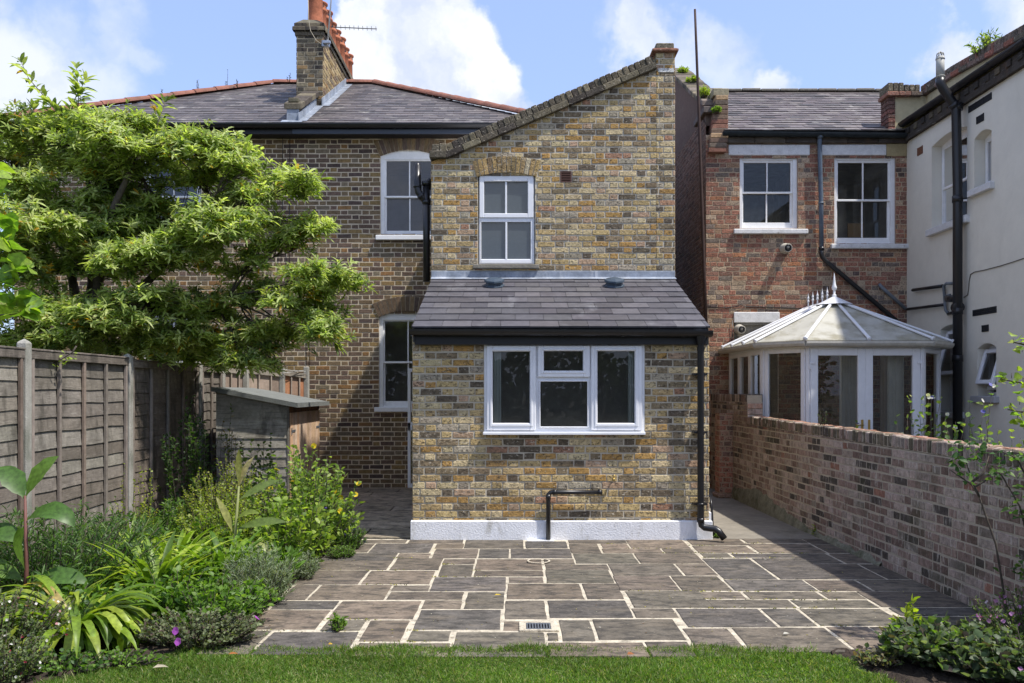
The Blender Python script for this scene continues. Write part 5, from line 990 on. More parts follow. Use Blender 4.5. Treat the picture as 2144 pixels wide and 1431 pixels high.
#@@PART4
# ------------------------------------------------------------ foliage tools
def nrm(a): return a / np.maximum(np.linalg.norm(a, axis=1, keepdims=True), 1e-9)
class LF:
    """gathers leaves as numpy blocks and links them as one mesh"""
    def __init__(s): s.V = []; s.Fq = []; s.C = []; s.n = 0
    def add(s, B, D, Nn, L, Wd, bend, colr, fold=.25, prof=(1.0, .75), ts=(.35, .72)):
        B = np.atleast_2d(np.asarray(B, float)); n = len(B); D = nrm(np.broadcast_to(np.asarray(D, float), (n, 3))); Nn = np.broadcast_to(np.asarray(Nn, float), (n, 3))
        S = nrm(np.cross(D, Nn)); U = np.cross(S, D); L = np.broadcast_to(L, (n,)).reshape(-1, 1).astype(float); Wd = np.broadcast_to(Wd, (n,)).reshape(-1, 1) / 2.; bend = np.broadcast_to(bend, (n,)).reshape(-1, 1)
        def cp(t): p = B + D * L * t; p = p.copy(); p[:, 2:3] -= bend * L * t * t; return p
        v = [cp(0)]
        for t, k in zip(ts, prof):
            c = cp(t); v += [c - S * Wd * k + U * Wd * fold * k, c, c + S * Wd * k + U * Wd * fold * k]
        v.append(cp(1)); V = np.stack(v, 1)
        f = np.array([(0, 2, 1, 1), (0, 3, 2, 2), (1, 2, 5, 4), (2, 3, 6, 5), (4, 5, 7, 7), (5, 6, 7, 7)])
        s._push(V, f, np.broadcast_to(colr, (n, 3)))
    def _push(s, V, f, c):
        n, k, _ = V.shape; base = (np.arange(n) * k)[:, None, None] + s.n
        s.V.append(V.reshape(-1, 3)); s.Fq.append((f[None] + base).reshape(-1, 4)); s.C.append(np.repeat(np.asarray(c), k, axis=0)); s.n += n * k
    def disc(s, Cn, Nn, r, colr, k=5):
        """small open flowers: k petals round a centre"""
        Cn = np.atleast_2d(Cn); n = len(Cn); Nn = nrm(np.broadcast_to(np.asarray(Nn, float), (n, 3))); X = nrm(np.cross(Nn, [.3, .9, .2])); Y = np.cross(Nn, X); a0 = nr.rand(n, 1) * 6
        for i in range(k):
            a = a0 + 2 * np.pi * i / k; D = X * np.cos(a) + Y * np.sin(a) + Nn * .25; s.add(Cn, D, Nn, r, np.asarray(r) * .95, .0, colr, fold=.1, prof=(.8, 1.0))
    def ribbon(s, pts, wd, Nn, colr, fold=.3):
        pts = np.asarray(pts, float); n = len(pts); T = np.gradient(pts, axis=0); T = nrm(T); S = nrm(np.cross(T, Nn)); U = np.cross(S, T); wd = np.asarray(wd)[:, None] / 2
        V = np.stack([pts - S * wd + U * wd * fold, pts, pts + S * wd + U * wd * fold], 1).reshape(1, -1, 3)
        f = np.array([(i * 3 + j, i * 3 + j + 1, i * 3 + j + 4, i * 3 + j + 3) for i in range(n - 1) for j in (0, 1)]); s._push(V, f, np.asarray(colr).reshape(1, 3))
    def build(s, name, mt, parent=None, **tg):
        V = np.concatenate(s.V).astype(np.float32); Q = np.concatenate(s.Fq); tri = Q[:, 2] == Q[:, 3]
        me = bpy.data.meshes.new(name); me.vertices.add(len(V)); me.vertices.foreach_set('co', V.ravel())
        cnt = np.where(tri, 3, 4); st = np.concatenate([[0], np.cumsum(cnt)[:-1]]); tot = int(cnt.sum()); mask = np.ones_like(Q, bool); mask[tri, 3] = False
        me.loops.add(tot); me.loops.foreach_set('vertex_index', Q[mask].astype(np.int32)); me.polygons.add(len(Q)); me.polygons.foreach_set('loop_start', st.astype(np.int32)); me.polygons.foreach_set('loop_total', cnt.astype(np.int32))
        at = me.color_attributes.new('Col', 'FLOAT_COLOR', 'POINT'); C = np.concatenate(s.C).astype(np.float32); at.data.foreach_set('color', np.hstack([C, np.ones((len(C), 1), np.float32)]).ravel())
        me.polygons.foreach_set('use_smooth', np.ones(len(Q), bool)); me.materials.append(mt); me.update(calc_edges=True); me.validate()
        o = bpy.data.objects.new(name, me); link(o, parent)
        if tg: tag(o, **tg)
        return o
def cols(n, pal, v=.18):
    w_ = np.array([p[0] for p in pal], float); w_ /= w_.sum(); c = np.array([p[1] for p in pal])[nr.choice(len(pal), n, p=w_)]; return c * (1 + (nr.rand(n, 1) - .5) * 2 * v)
def rdir(n, up=(.2, 1.0)):
    a = nr.rand(n) * 2 * np.pi; z = up[0] + nr.rand(n) * (up[1] - up[0]); h = np.sqrt(np.maximum(0, 1 - z * z)); return np.stack([np.cos(a) * h, np.sin(a) * h, z], 1)
G_LAUREL = [(42, (.265, .345, .085)), (38, (.43, .49, .19)), (18, (.13, .19, .055)), (1.0, (.42, .26, .02))]
def rosettes(lf, Cn, ax, k=10, L=.115, W=.03, pal=G_LAUREL, droop=.35, flat=.35):
    n = len(Cn); i = np.repeat(np.arange(n), k); m = n * k; A = nrm(ax)[i]; X = nrm(np.cross(A, [.31, .2, .93])); Y = np.cross(A, X); a = nr.rand(m, 1) * 2 * np.pi; e = (nr.rand(m, 1) * 1.0 - .05)
    D = (X * np.cos(a) + Y * np.sin(a)) * np.cos(e) + A * np.sin(e) + np.array([0, 0, -.04]); B = Cn[i] + A * (nr.rand(m, 1) * .09 - .06) * 1.0
    Ls = L * (.65 + .5 * nr.rand(m)); c = cols(n, pal, .12)[i] * (1 + (nr.rand(m, 1) - .5) * .3)
    yel = nr.rand(m) < .010; c[yel] = (.42, .25, .02)
    lf.add(B, D, A + nr.randn(m, 3) * .25, Ls, W * (.8 + .4 * nr.rand(m)), droop * nr.rand(m) + .05, c, fold=.35, prof=(1, .8))
def limb(mb, p0, p1, r0, r1, wob=.08, n=7):
    p0, p1 = Vector(p0), Vector(p1); pts = []; L = (p1 - p0).length; o = Vector((rnd.uniform(-1, 1), rnd.uniform(-1, 1), rnd.uniform(-.3, 1))) * wob * L
    for i in range(n + 1): t = i / n; pts.append(p0.lerp(p1, t) + o * math.sin(math.pi * t) + Vector((rnd.uniform(-1, 1), rnd.uniform(-1, 1), rnd.uniform(-1, 1))) * .012 * L * (0 < i < n))
    mb.tube(pts, [r0 + (r1 - r0) * i / n for i in range(n + 1)], 7 if r0 > .02 else 5, (.1, .08, .06)); return pts

# ------------------------------------------------------------ big tree over the fence
tree = thing('evergreen_tree', 'large broad evergreen tree with long pale green leaves leaning over the left fence', 'tree', (-5.6, 10.3, 0))
BO = [(40, 330, 80, 55), (130, 300, 80, 45), (230, 290, 90, 45), (330, 305, 75, 42), (425, 318, 55, 32), (482, 300, 30, 18), (500, 345, 45, 25), (80, 395, 95, 50), (200, 385, 95, 50), (320, 390, 90, 50), (430, 395, 75, 48), (520, 408, 50, 26), (590, 395, 42, 15), (640, 383, 32, 10),
      (60, 470, 95, 55), (180, 470, 95, 50), (300, 470, 95, 50), (410, 470, 80, 45), (505, 470, 60, 38), (585, 455, 48, 22), (640, 468, 28, 14), (70, 550, 100, 50), (190, 550, 100, 45), (310, 550, 100, 45), (420, 545, 90, 42), (520, 545, 75, 35), (600, 535, 55, 26), (660, 578, 50, 20), (705, 583, 38, 9), (655, 610, 40, 15),
      (70, 630, 100, 42), (190, 630, 100, 42), (310, 630, 95, 42), (420, 630, 90, 38), (520, 625, 75, 35), (600, 640, 55, 26), (655, 655, 40, 16), (670, 700, 32, 18), (600, 700, 48, 22), (80, 695, 90, 25), (200, 700, 90, 26), (310, 705, 90, 26), (420, 705, 85, 28), (520, 700, 70, 28), (480, 742, 52, 16), (545, 752, 30, 10), (425, 735, 50, 16), (180, 262, 60, 22), (300, 275, 50, 18), (30, 272, 40, 20), (470, 325, 30, 20)]
mb = MB(); base = Vector((-5.7, 10.4, 0)); fork = Vector((-5.35, 10.3, 2.0)); limb(mb, base, fork, .13, .11, .02)
mains = [Vector(P(150, 470, 10.1)), Vector(P(300, 300, 10.0)), Vector(P(60, 400, 10.5)), Vector(P(420, 480, 9.9)), Vector(P(330, 620, 9.8)), Vector(P(480, 620, 10.0)), Vector(P(180, 330, 10.4)), Vector(P(60, 600, 10.0))]
mp = []
for i, q in enumerate(mains): mp += limb(mb, fork + Vector((rnd.uniform(-.05, .05),) * 3), q, .075 if i < 4 else .05, .022, .10, 9)[2:]
lf = LF(); crown_c = []
fl = LF()
for bx, by, brx, bry in BO:
    Yb = 9.9 + nr.randn() * .45; by += nr.randn() * 8; cpos = np.array(P(bx, by, Yb)); s = Yb / F; rx, rz, ry = brx * s * 1.05, bry * s * 1.22, max(.25, min(.75, brx * s * .95))
    cv = Vector(cpos); q = min(mp, key=lambda m: (m - cv).length); hub = limb(mb, q, cv + Vector((0, .1, -rz * .3)), .016, .006, .12, 5)
    far_ = bx > 450; ns = int((4 + 19 * rx * (rz + .25)) * (.42 if far_ else .72)) + 1; CC = []; TT = []
    for _ in range(ns):   # each bough is a stack of flat, slightly drooping sprays of rosettes
        sc0 = cpos + nrm(nr.randn(1, 3))[0] * (nr.rand() ** .5) * np.array([rx, ry, rz]) * .92; rs = (.15 + .20 * nr.rand()) * (.72 if far_ else 1.0); m_ = int(18 + 250 * rs * rs); a = nr.rand(m_) * 2 * np.pi; q_ = np.sqrt(nr.rand(m_)); tilt = nr.randn(2) * .22
        dx = np.cos(a) * q_ * rs * 1.35; dy = np.sin(a) * q_ * rs; dz = dx * tilt[0] + dy * tilt[1] - (q_ ** 2) * rs * .30 + nr.randn(m_) * .022 + .10 * (nr.rand(m_) < .10)
        CC.append(np.stack([sc0[0] + dx, sc0[1] + dy, sc0[2] + dz], 1)); TT.append(np.stack([dx, dy, np.zeros(m_)], 1) / rs * .55 + np.array([.1, -.15, .9]))
    C_ = np.concatenate(CC); ax = np.concatenate(TT); ok_ = C_[:, 2] > 1.6; C_ = C_[ok_]; ax = ax[ok_] + nr.randn(int(ok_.sum()), 3) * .12; d3 = nrm(ax); n = len(C_); rosettes(lf, C_, ax, 10, .125, .025, droop=.32)
    for k in range(0, n, 4): e = Vector(C_[k]); limb(mb, hub[-1 - (k % 3)], e, .006, .003, .08, 3)
    top = (nr.rand(n) < .6) & (d3[:, 2] > -.1); T = C_[top] + np.array([0, 0, .02]); m = len(T) * 5; i = np.repeat(np.arange(len(T)), 5); fl.add(T[i] + nr.randn(m, 3) * .016, rdir(m, (.2, 1)), rdir(m), .03, .022, .1, cols(m, [(3, (.34, .36, .17)), (2, (.27, .24, .13))]), fold=.2)
def shoot(path, lf, mb, L=.20, W=.050, pal=G_LAUREL, dn=.020):
    path = [Vector(p) for p in path]; mb.tube(path, [.010 - .007 * i / (len(path) - 1) for i in range(len(path))], 5, (.08, .09, .04)); B = []; D = []
    for p, q in zip(path, path[1:]):
        d = q - p; k = max(1, int(d.length / dn))
        for i in range(k):
            a = rnd.random() * 6.3; side = d.normalized().orthogonal().normalized(); side.rotate(Matrix.Rotation(a, 3, d.normalized())); B.append(p + d * (i / k)); D.append(side * .9 + d.normalized() * .55)
    for _ in range(6): B.append(path[-1]); D.append((path[-1] - path[-2]).normalized() + Vector((rnd.uniform(-.8, .8), rnd.uniform(-.8, .8), rnd.uniform(-.4, .4))))
    B = np.array([tuple(b) for b in B]); D = np.array([tuple(b) for b in D]); lf.add(B, D, [0, 0, 1], L * (.7 + .4 * nr.rand(len(B))), W, .25, cols(len(B), pal) * .85, fold=.3)
for pts in ([(205, 330), (150, 275), (95, 205), (60, 165), (45, 132)], [(170, 300), (110, 225)], [(175, 340), (160, 270), (165, 200), (160, 145)], [(190, 330), (176, 290), (172, 240), (168, 200)], [(130, 300), (140, 255), (158, 205), (178, 170)], [(320, 330), (330, 260), (345, 215)], [(70, 300), (62, 262), (70, 232)], [(210, 300), (205, 240)], [(520, 345), (515, 300)], [(560, 420), (640, 392), (668, 378)], [(600, 590), (690, 588), (738, 582)], [(640, 660), (690, 700), (700, 716)]):
    shoot([P(x, y, 9.85 + .02 * i) for i, (x, y) in enumerate(pts)], lf, mb)
mb.build('trunk', M['bark'], tree); lf.build('crown', M['leaf'], tree); fl.build('flower_heads', M['petal'], tree)

# ------------------------------------------------------------ plants
def ground_pt(px, py): Y = F * EH / (py - HY); return Vector((X_(px, Y), Y, 0))
def strap(name, label, c, n, L, W, pal, spread=.9, tip=.0, cat='plant', rise=(.7, 1.35), group=None, dead=0):
    lf = LF(); c = np.array(c)
    for i in range(n):
        az = nr.rand() * 2 * np.pi; el = rise[0] + nr.rand() * (rise[1] - rise[0]); Ln = L * (.7 + .45 * nr.rand()); k = 9; p = c + np.array([math.cos(az), math.sin(az), 0]) * nr.rand() * .10 + np.array([0, 0, .01]); pts = [p.copy()]; ang = el; cur = (1.1 + nr.rand() * 1.5) * spread
        for j in range(k): p = p + np.array([math.cos(az) * math.cos(ang), math.sin(az) * math.cos(ang), math.sin(ang)]) * Ln / k; p[2] = max(p[2], .012 + .01 * nr.rand()); ang -= cur / k * (1 + j * .12); pts.append(p.copy()); az += nr.randn() * .02
        t = np.linspace(0, 1, k + 1); wd = W * (.85 + .3 * nr.rand()) * np.minimum(1, .55 + t * 1.6) * np.minimum(1, (1 - t) * 3.2 + .04); cc = cols(1, pal, .2)[0]
        if nr.rand() < dead: cc = np.array([.40, .30, .10]) * (.7 + .5 * nr.rand())
        side = np.array([-math.sin(az), math.cos(az), 0]); up = np.cross(side, np.array([math.cos(az), math.sin(az), .001])); lf.ribbon(pts, wd, np.tile(-up if up[2] < 0 else up, (k + 1, 1)) + np.array([math.cos(az), math.sin(az), 0]) * -.3, cc, .35)
    return lf.build(name, M['glossleaf'], None, label=label, cat=cat, group=group)
def bushy(name, label, c, r, h, n, pal, L=.05, W=.025, leaves=26, mt='leaf', flower=None, cat='plant', lean=(0, 0), bend=.3, prof=(1, .75), stemcol=(.10, .09, .04), group=None, up=(.3, .95), top=None, spire=False, fine=False, ry=None):
    """a many stemmed plant: thin stems fanning from the base with leaves all along them"""
    root = thing(name, label, cat, tuple(c), group); lf = LF(); mb = MB(); tips = []; c = Vector(c); B = []; D = []; ry = ry or r
    for i in range(n):
        a = rnd.random() * 6.283; q = math.sqrt(rnd.random()); hh = h * (1 - .35 * q * q) * rnd.choice((.5, .65, .8, .9, 1.0, 1.1, 1.22)) * rnd.uniform(.9, 1.1); b = c + Vector((math.cos(a) * r * q * .55, math.sin(a) * ry * q * .55, 0)); e = c + Vector((math.cos(a) * r * q + lean[0] * hh, math.sin(a) * ry * q + lean[1] * hh, hh))
        o = Vector((rnd.uniform(-.05, .05), rnd.uniform(-.05, .05), 0)) * h; pts = [b.lerp(e, t) + o * math.sin(3.14 * t) + Vector((0, 0, .12 * hh * math.sin(3.14 * t))) for t in (0, .25, .5, .75, 1)]
        if not fine or i % 3 == 0: mb.tube(pts, [.004, .0035, .003, .0025, .0015], 4, stemcol)
        tips.append(pts[-1]); m = int(leaves * rnd.uniform(.7, 1.2))
        for j in range(m):
            t = (j + rnd.random()) / m * .9 + .1; k = min(3, int(t * 4)); p = pts[k].lerp(pts[k + 1], t * 4 - k); B.append(p)
    m = len(B); B = np.array([tuple(b) for b in B]); D = rdir(m, up if not fine else (.35, .98)) if not fine else rdir(m, (.3, 1)); cen = B - np.array(c); D = D + np.stack([cen[:, 0], cen[:, 1], 0 * cen[:, 0]], 1) * (1.2 / max(r, .05)) * .4
    Nn = rdir(m, (.5, 1)); lf.add(B, D, Nn, L * (.6 + .6 * nr.rand(m)), W * (.7 + .5 * nr.rand(m)), bend * nr.rand(m), cols(m, pal), fold=.25, prof=prof)
    mb.build('stems', M['bark'], root); lf.build('foliage', M[mt], root)
    if flower:
        fcol, fr, fn, kk = flower; ff = LF(); T = np.array([tuple(t) for t in tips]); idx = nr.choice(len(T), fn)
        Cn = T[idx] + nr.randn(fn, 3) * (.012 if not spire else .02); 
        if spire: Cn[:, 2] -= nr.rand(fn) * .10
        ff.disc(Cn, rdir(fn, (.1, .9)) + np.array([0, -.6, 0]), fr, cols(fn, fcol, .1), kk); ff.build('flowers', M['petal'], root)
    return root
G_MINT = [(5, (.115, .22, .03)), (3, (.17, .28, .05)), (2, (.07, .14, .025))]; G_STRAP = [(4, (.17, .26, .03)), (3, (.30, .38, .05)), (2, (.09, .16, .02))]; G_DARK = [(4, (.055, .12, .03)), (3, (.085, .16, .035)), (1, (.035, .075, .02))]
G_GREY = [(4, (.19, .24, .14)), (3, (.26, .30, .20)), (2, (.12, .16, .09))]; G_YEL = [(4, (.24, .30, .04)), (3, (.34, .36, .05)), (2, (.14, .2, .03))]
# canna at far left and faded one mid-bed
def canna(name, label, c, leaves, stem_h, pal, dead=False, lean=(0, 0)):
    root = thing(name, label, 'plant', tuple(c)); c = Vector(c); mb = MB(); top = c + Vector((lean[0], lean[1], stem_h)); mb.tube([c, c.lerp(top, .5) + Vector((.01, 0, 0)), top], [.017, .014, .008], 8, (.14, .06, .05) if not dead else (.2, .22, .08)); mb.build('stem', mat('stem_' + name, attr=True, rough=.6), root); lf = LF()
    for (t, az, el, L, W, cur, cc) in leaves:
        p = np.array(c.lerp(top, t)); k = 12; pts = [p.copy()]; ang = R(el); a = R(az)
        for j in range(k): p = p + np.array([math.cos(a) * math.cos(ang), math.sin(a) * math.cos(ang), math.sin(ang)]) * L / k; ang -= R(cur) / k * (1 + .1 * j); pts.append(p.copy())
        tt = np.linspace(0, 1, k + 1); wd = W * np.interp(tt, [0, .12, .22, .5, .78, .93, 1], [.10, .14, .55, 1, .75, .3, .02]) * (1 + .04 * np.sin(tt * 23 + az)); side = np.array([-math.sin(a), math.cos(a), 0]); Tn = nrm(np.gradient(np.array(pts), axis=0)); nn3 = np.cross(side, Tn); lf.ribbon(pts, wd, -nn3 * .5 + np.array([0, -.9, .45]), np.array(cc), .22)
    return lf.build('leaf', M['glossleaf'], root)
cg, cl = (.075, .155, .03), (.12, .215, .035)
canna('canna', 'tall canna with broad upright green leaves on a dark red stem by the fence', (-3.20, 5.45, 0), [(.98, 15, 66, .34, .16, 20, cl), (.97, 165, 60, .30, .15, 25, cg), (.80, -5, 40, .40, .14, 75, cg), (.62, 175, 42, .36, .15, 60, cg), (.40, -70, 70, .40, .15, 20, cl), (.35, 185, 35, .4, .15, 50, cl), (.30, 5, 30, .42, .14, 45, cg), (.1, -20, 35, .45, .14, 40, cg)], .86, None)
canna('faded_canna', 'leaning canna with browned leaf tips standing above the yellow green shrubs', (-2.30, 6.7, 0), [(1, 110, 82, .30, .055, -10, (.24, .24, .07)), (.98, 40, 75, .28, .06, 20, (.30, .26, .12)), (.85, 20, 32, .36, .085, 10, (.12, .17, .04)), (.55, 5, 20, .42, .09, 20, (.11, .16, .035)), (.5, 175, 70, .34, .06, 10, (.28, .28, .08)), (.65, -20, 40, .25, .06, 40, (.2, .26, .05)), (.3, 0, 40, .45, .07, 90, (.3, .32, .1))], .78, None, True, (.08, 0))
canna('broad_leaf_lily', 'wide leaved lily clump growing out of the strap leaves below the leaning canna', (-2.55, 6.2, 0), [(.2, 15, 60, .45, .06, 60, cl), (.2, 60, 70, .45, .06, 40, cg), (.2, 130, 60, .45, .06, 50, cg), (.2, 200, 55, .45, .06, 60, cl), (.2, -40, 60, .4, .06, 60, cg), (.3, -80, 55, .35, .06, 60, cl)], .12, None)
strap('agapanthus', 'big glossy agapanthus clump with arching yellow green strap leaves at the lawn corner', (-2.68, 5.10, 0), 150, .66, .055, [(3, (.17, .26, .025)), (3, (.27, .34, .045)), (2, (.09, .16, .02))], 1.15, dead=.03)
strap('agapanthus', 'upright dark green agapanthus clump in the middle of the border', (-2.55, 5.95, 0), 95, .60, .046, G_STRAP, .55, rise=(.95, 1.45)); strap('agapanthus', 'agapanthus clump between the tarragon bush and the fence posts', (-2.75, 6.75, 0), 90, .62, .044, [(3, (.16, .26, .025)), (2, (.24, .34, .04))], .7, rise=(.85, 1.4)); strap('agapanthus', 'agapanthus clump half hidden by mint behind the front clump', (-2.25, 6.1, 0), 46, .46, .042, G_STRAP, .9)
strap('agapanthus', 'agapanthus clump in front of the leaning canna stems', (-2.35, 6.9, 0), 60, .50, .04, [(3, (.18, .28, .03)), (2, (.26, .36, .04))], .8, rise=(.8, 1.4))
bushy('mint', 'mint drift filling the ground between the strap leaves and the golden shrub', (-2.75, 7.5, 0), .55, .34, 170, G_MINT, .06, .032, 16)
bushy('fern_weed', 'mixed low greenery along the foot of the fence', (-3.7, 8.6, 0), .5, .35, 130, G_DARK + G_MINT, .06, .02, 22, ry=.8)
bushy('golden_marjoram', 'low golden leaved clump below the euonymus', (-2.45, 7.9, 0), .32, .42, 110, [(3, (.26, .32, .05)), (2, (.16, .24, .04))], .032, .02, 26)
strap('agapanthus', 'dark upright strap leaved clump beside the lavender cushion', (-2.22, 6.35, 0), 70, .52, .046, [(3, (.10, .19, .025)), (2, (.17, .27, .03))], .5, rise=(1.0, 1.45)); strap('agapanthus', 'strap leaved clump close behind the corner clump', (-2.95, 5.55, 0), 60, .50, .044, G_STRAP, .8)
strap('crocosmia', 'narrow upright sword leaves close to the fence', (-3.3, 7.1, 0), 40, .52, .020, [(3, (.20, .28, .07)), (2, (.13, .22, .04))], .3, rise=(1.15, 1.5))
bushy('tarragon', 'mass of fine narrow blue green leaves along the fence foot behind the canna', (-3.38, 6.0, 0), .85, .58, 330, G_DARK + [(2, (.13, .21, .07))], .075, .011, 34, up=(.3, .95), bend=.2, ry=.7)
bushy('tarragon', 'second drift of narrow leaved stems beside the concrete post', (-3.55, 7.3, 0), .45, .42, 120, G_DARK, .07, .011, 30, up=(.3, .95))
bushy('mint', 'low mint patch with soft oval leaves right behind the agapanthus', (-2.0, 5.55, 0), .44, .24, 140, G_MINT, .052, .030, 14); bushy('mint', 'bright green mint drift in front of the upright agapanthus', (-2.35, 5.7, 0), .38, .30, 120, G_MINT, .055, .032, 15); bushy('mint', 'mint patch beside the canna stems', (-2.95, 5.35, 0), .40, .26, 110, G_DARK + G_MINT, .06, .035, 14)
bushy('mint', 'mint growing under the leaning canna', (-2.2, 6.35, 0), .36, .34, 110, [(2, (.20, .30, .04)), (3, (.13, .23, .03))], .06, .03, 16); bushy('phlox', 'leafy clump with long pointed leaves by the slab edge', (-1.93, 6.55, 0), .24, .30, 60, G_MINT, .09, .028, 12)
bushy('lavender', 'grey green lavender cushion spilling on to the paving', (-1.87, 6.05, 0), .27, .34, 300, G_GREY, .042, .006, 34, mt='matleaf', up=(.5, 1), fine=True, bend=.0); bushy('rosemary', 'small grey needle leaved cushion beside the lavender', (-1.76, 6.85, 0), .16, .20, 110, G_GREY, .03, .005, 30, mt='matleaf', up=(.4, 1), fine=True)
bushy('jerusalem_sage', 'tall loose shrub with pale green leaves and round yellow flowers by the shed door', (-2.05, 8.0, 0), .56, .80, 190, [(3, (.22, .31, .06)), (3, (.15, .24, .05)), (2, (.30, .38, .09)), (1, (.09, .15, .04))], .065, .034, 24, flower=([(1, (.65, .48, .03))], .030, 16, 6))
bushy('abutilon', 'leafy yellow green shrub in front of the tall flowering one', (-1.92, 7.25, 0), .36, .56, 120, [(3, (.20, .30, .05)), (2, (.28, .36, .07)), (1, (.1, .17, .03))], .07, .045, 15); bushy('euonymus', 'small leaved golden shrub beside the fence corner', (-2.95, 8.5, 0), .45, .70, 190, G_YEL + [(2, (.1, .16, .03))], .030, .018, 36)
bushy('dark_shrub', 'dark leaved shrub growing up the last fence posts', (-3.85, 9.8, 0), .32, 1.25, 60, [(3, (.04, .085, .025)), (2, (.07, .13, .03))], .06, .03, 30); bushy('camellia', 'upright thin shrub in front of the shed cladding', (-3.0, 9.7, 0), .20, .98, 22, [(3, (.07, .13, .03)), (2, (.13, .2, .05))], .07, .035, 20); bushy('slender_shrub', 'slender reddish leaved shrub left of the shed boards', (-3.5, 10.2, 0), .20, 1.15, 20, [(3, (.09, .13, .03)), (1, (.2, .14, .05))], .055, .022, 22)
bushy('wispy_euonymus', 'sparse yellowish twiggy plant against the fence', (-3.65, 8.0, 0), .22, .75, 26, G_YEL, .03, .02, 26)
bushy('viola', 'low mat of fine leaves with dark blue violas at the paving corner', (-1.66, 8.15, 0), .22, .20, 150, G_DARK + G_MINT, .028, .009, 22, flower=([(3, (.05, .03, .22)), (1, (.12, .05, .3))], .020, 9, 5)); bushy('thyme', 'tight green mat creeping over the slab edge in front of the violas', (-1.62, 7.75, 0), .15, .09, 110, [(3, (.10, .19, .03)), (2, (.15, .25, .05))], .022, .009, 16); bushy('viola', 'violas with blue flowers behind the creeping mat', (-1.98, 8.75, 0), .24, .38, 70, G_MINT, .04, .015, 18, flower=([(1, (.08, .05, .28))], .022, 6, 5))
bushy('cranesbill', 'grey leaved sprawling cranesbill with a few magenta flowers at the lawn edge', (-1.92, 5.10, 0), .42, .17, 230, [(3, (.13, .16, .08)), (3, (.18, .21, .11)), (1, (.1, .07, .06))], .026, .018, 22, mt='matleaf', flower=([(1, (.42, .10, .50))], .026, 4, 5), ry=.26)
bushy('salvia', 'sprawling salvia with tiny red and white flowers in the bottom corner', (-2.98, 4.78, 0), .42, .34, 260, [(3, (.11, .16, .06)), (2, (.17, .21, .09)), (1, (.1, .08, .05))], .026, .013, 26, flower=([(5, (.75, .72, .72)), (1, (.50, .05, .10)), (1, (.6, .3, .35))], .009, 150, 4), spire=True); bushy('salvia', 'salvia stems with red and white flowers nearest the lens', (-2.72, 4.42, 0), .26, .22, 130, [(3, (.11, .16, .06)), (2, (.17, .21, .09))], .026, .013, 22, flower=([(5, (.75, .72, .72)), (1, (.50, .05, .10))], .009, 60, 4), spire=True)
bushy('clover', 'small round leaved weeds between the front clump and the lawn', (-2.25, 4.72, 0), .30, .06, 90, G_MINT, .026, .024, 5, ry=.14); bushy('wild_strawberry', 'small round lobed leaves beside the slab corner', (-1.95, 5.55, 0), .14, .07, 26, [(1, (.17, .30, .04))], .05, .05, 4)
bushy('deadnettle', 'mound of grey green variegated oval leaves at the right corner of the lawn', (2.42, 4.74, 0), .36, .19, 210, [(4, (.085, .13, .06)), (3, (.16, .20, .11)), (1, (.22, .26, .16)), (1, (.07, .06, .04)), (1, (.13, .23, .03))], .055, .042, 13, ry=.30); bushy('deadnettle', 'second leafy mound behind the lawn corner', (2.62, 4.50, 0), .36, .18, 170, [(4, (.075, .12, .055)), (3, (.14, .18, .10)), (1, (.06, .05, .04))], .055, .042, 13, ry=.26)
bushy('golden_sprig', 'yellow green fresh shoots on top of the leafy mound', (2.30, 4.92, 0), .09, .27, 10, [(1, (.28, .36, .03))], .06, .03, 14)
bushy('pink_salvia', 'loose plant with small mauve pink flowers below the brick wall', (2.98, 4.80, 0), .36, .32, 170, [(3, (.075, .12, .035)), (2, (.11, .16, .05))], .035, .011, 24, flower=([(3, (.50, .24, .45)), (1, (.72, .62, .72)), (1, (.3, .1, .3))], .014, 130, 4), spire=True)
bushy('pink_salvia', 'mauve flowered plant in the bottom right corner', (2.78, 4.45, 0), .24, .26, 90, [(3, (.075, .12, .035)), (2, (.11, .16, .05))], .035, .011, 22, flower=([(3, (.50, .24, .45)), (1, (.72, .62, .72))], .014, 60, 4), spire=True)
# rose stems in front of the brick wall
def sprays(name, label, stems, L, W, pal, cat, k=7, mt='leaf', sc_=(.16, .11, .06), r=.008, clus=.05, prof=(1, .75)):
    root = thing(name, label, cat, tuple(stems[0][0])); mb = MB(); lf = LF()
    for st_ in stems:
        pts = [Vector(p) for p in st_[:-1]]; mb.tube(pts, [r * (1 - .6 * i / max(1, len(pts) - 1)) for i in range(len(pts))], 6, sc_)
        for p in st_[-1]:
            p = np.array(p); m = k; B = p + nr.randn(m, 3) * clus * .5; mb.tube([Vector(p), Vector(p) + Vector((0, 0, .03))], .002, 4, sc_); lf.add(B, rdir(m, (-.3, .8)), rdir(m, (.4, 1)), L * (.6 + .5 * nr.rand(m)), W * (.7 + .5 * nr.rand(m)), .3, cols(m, pal), prof=prof)
    mb.build('stems', M['bark'], root); lf.build('foliage', M[mt], root)
q = lambda x, y, Y=5.15: P(x, y, Y)
sprays('climbing_rose', 'rose stem with dark green leaves leaning across the brick wall', [[q(2120, 1350), q(2085, 1140), q(2050, 1040), q(2034, 1015), q(1990, 985), []], [q(2050, 1040), q(2035, 1005), q(2020, 960), [q(2015, 940), q(2000, 935), q(2030, 935), q(2045, 965), q(2010, 965), q(1995, 962)]], [q(2035, 1010), q(2060, 990), q(2070, 955), [q(2065, 940), q(2050, 950), q(2085, 960), q(2070, 985), q(2055, 925)]], [q(2040, 1020), q(2075, 1000), [q(2030, 995), q(2082, 1000), q(2025, 1000)]]], .062, .032, [(3, (.05, .115, .03)), (2, (.10, .18, .04))], 'rose')
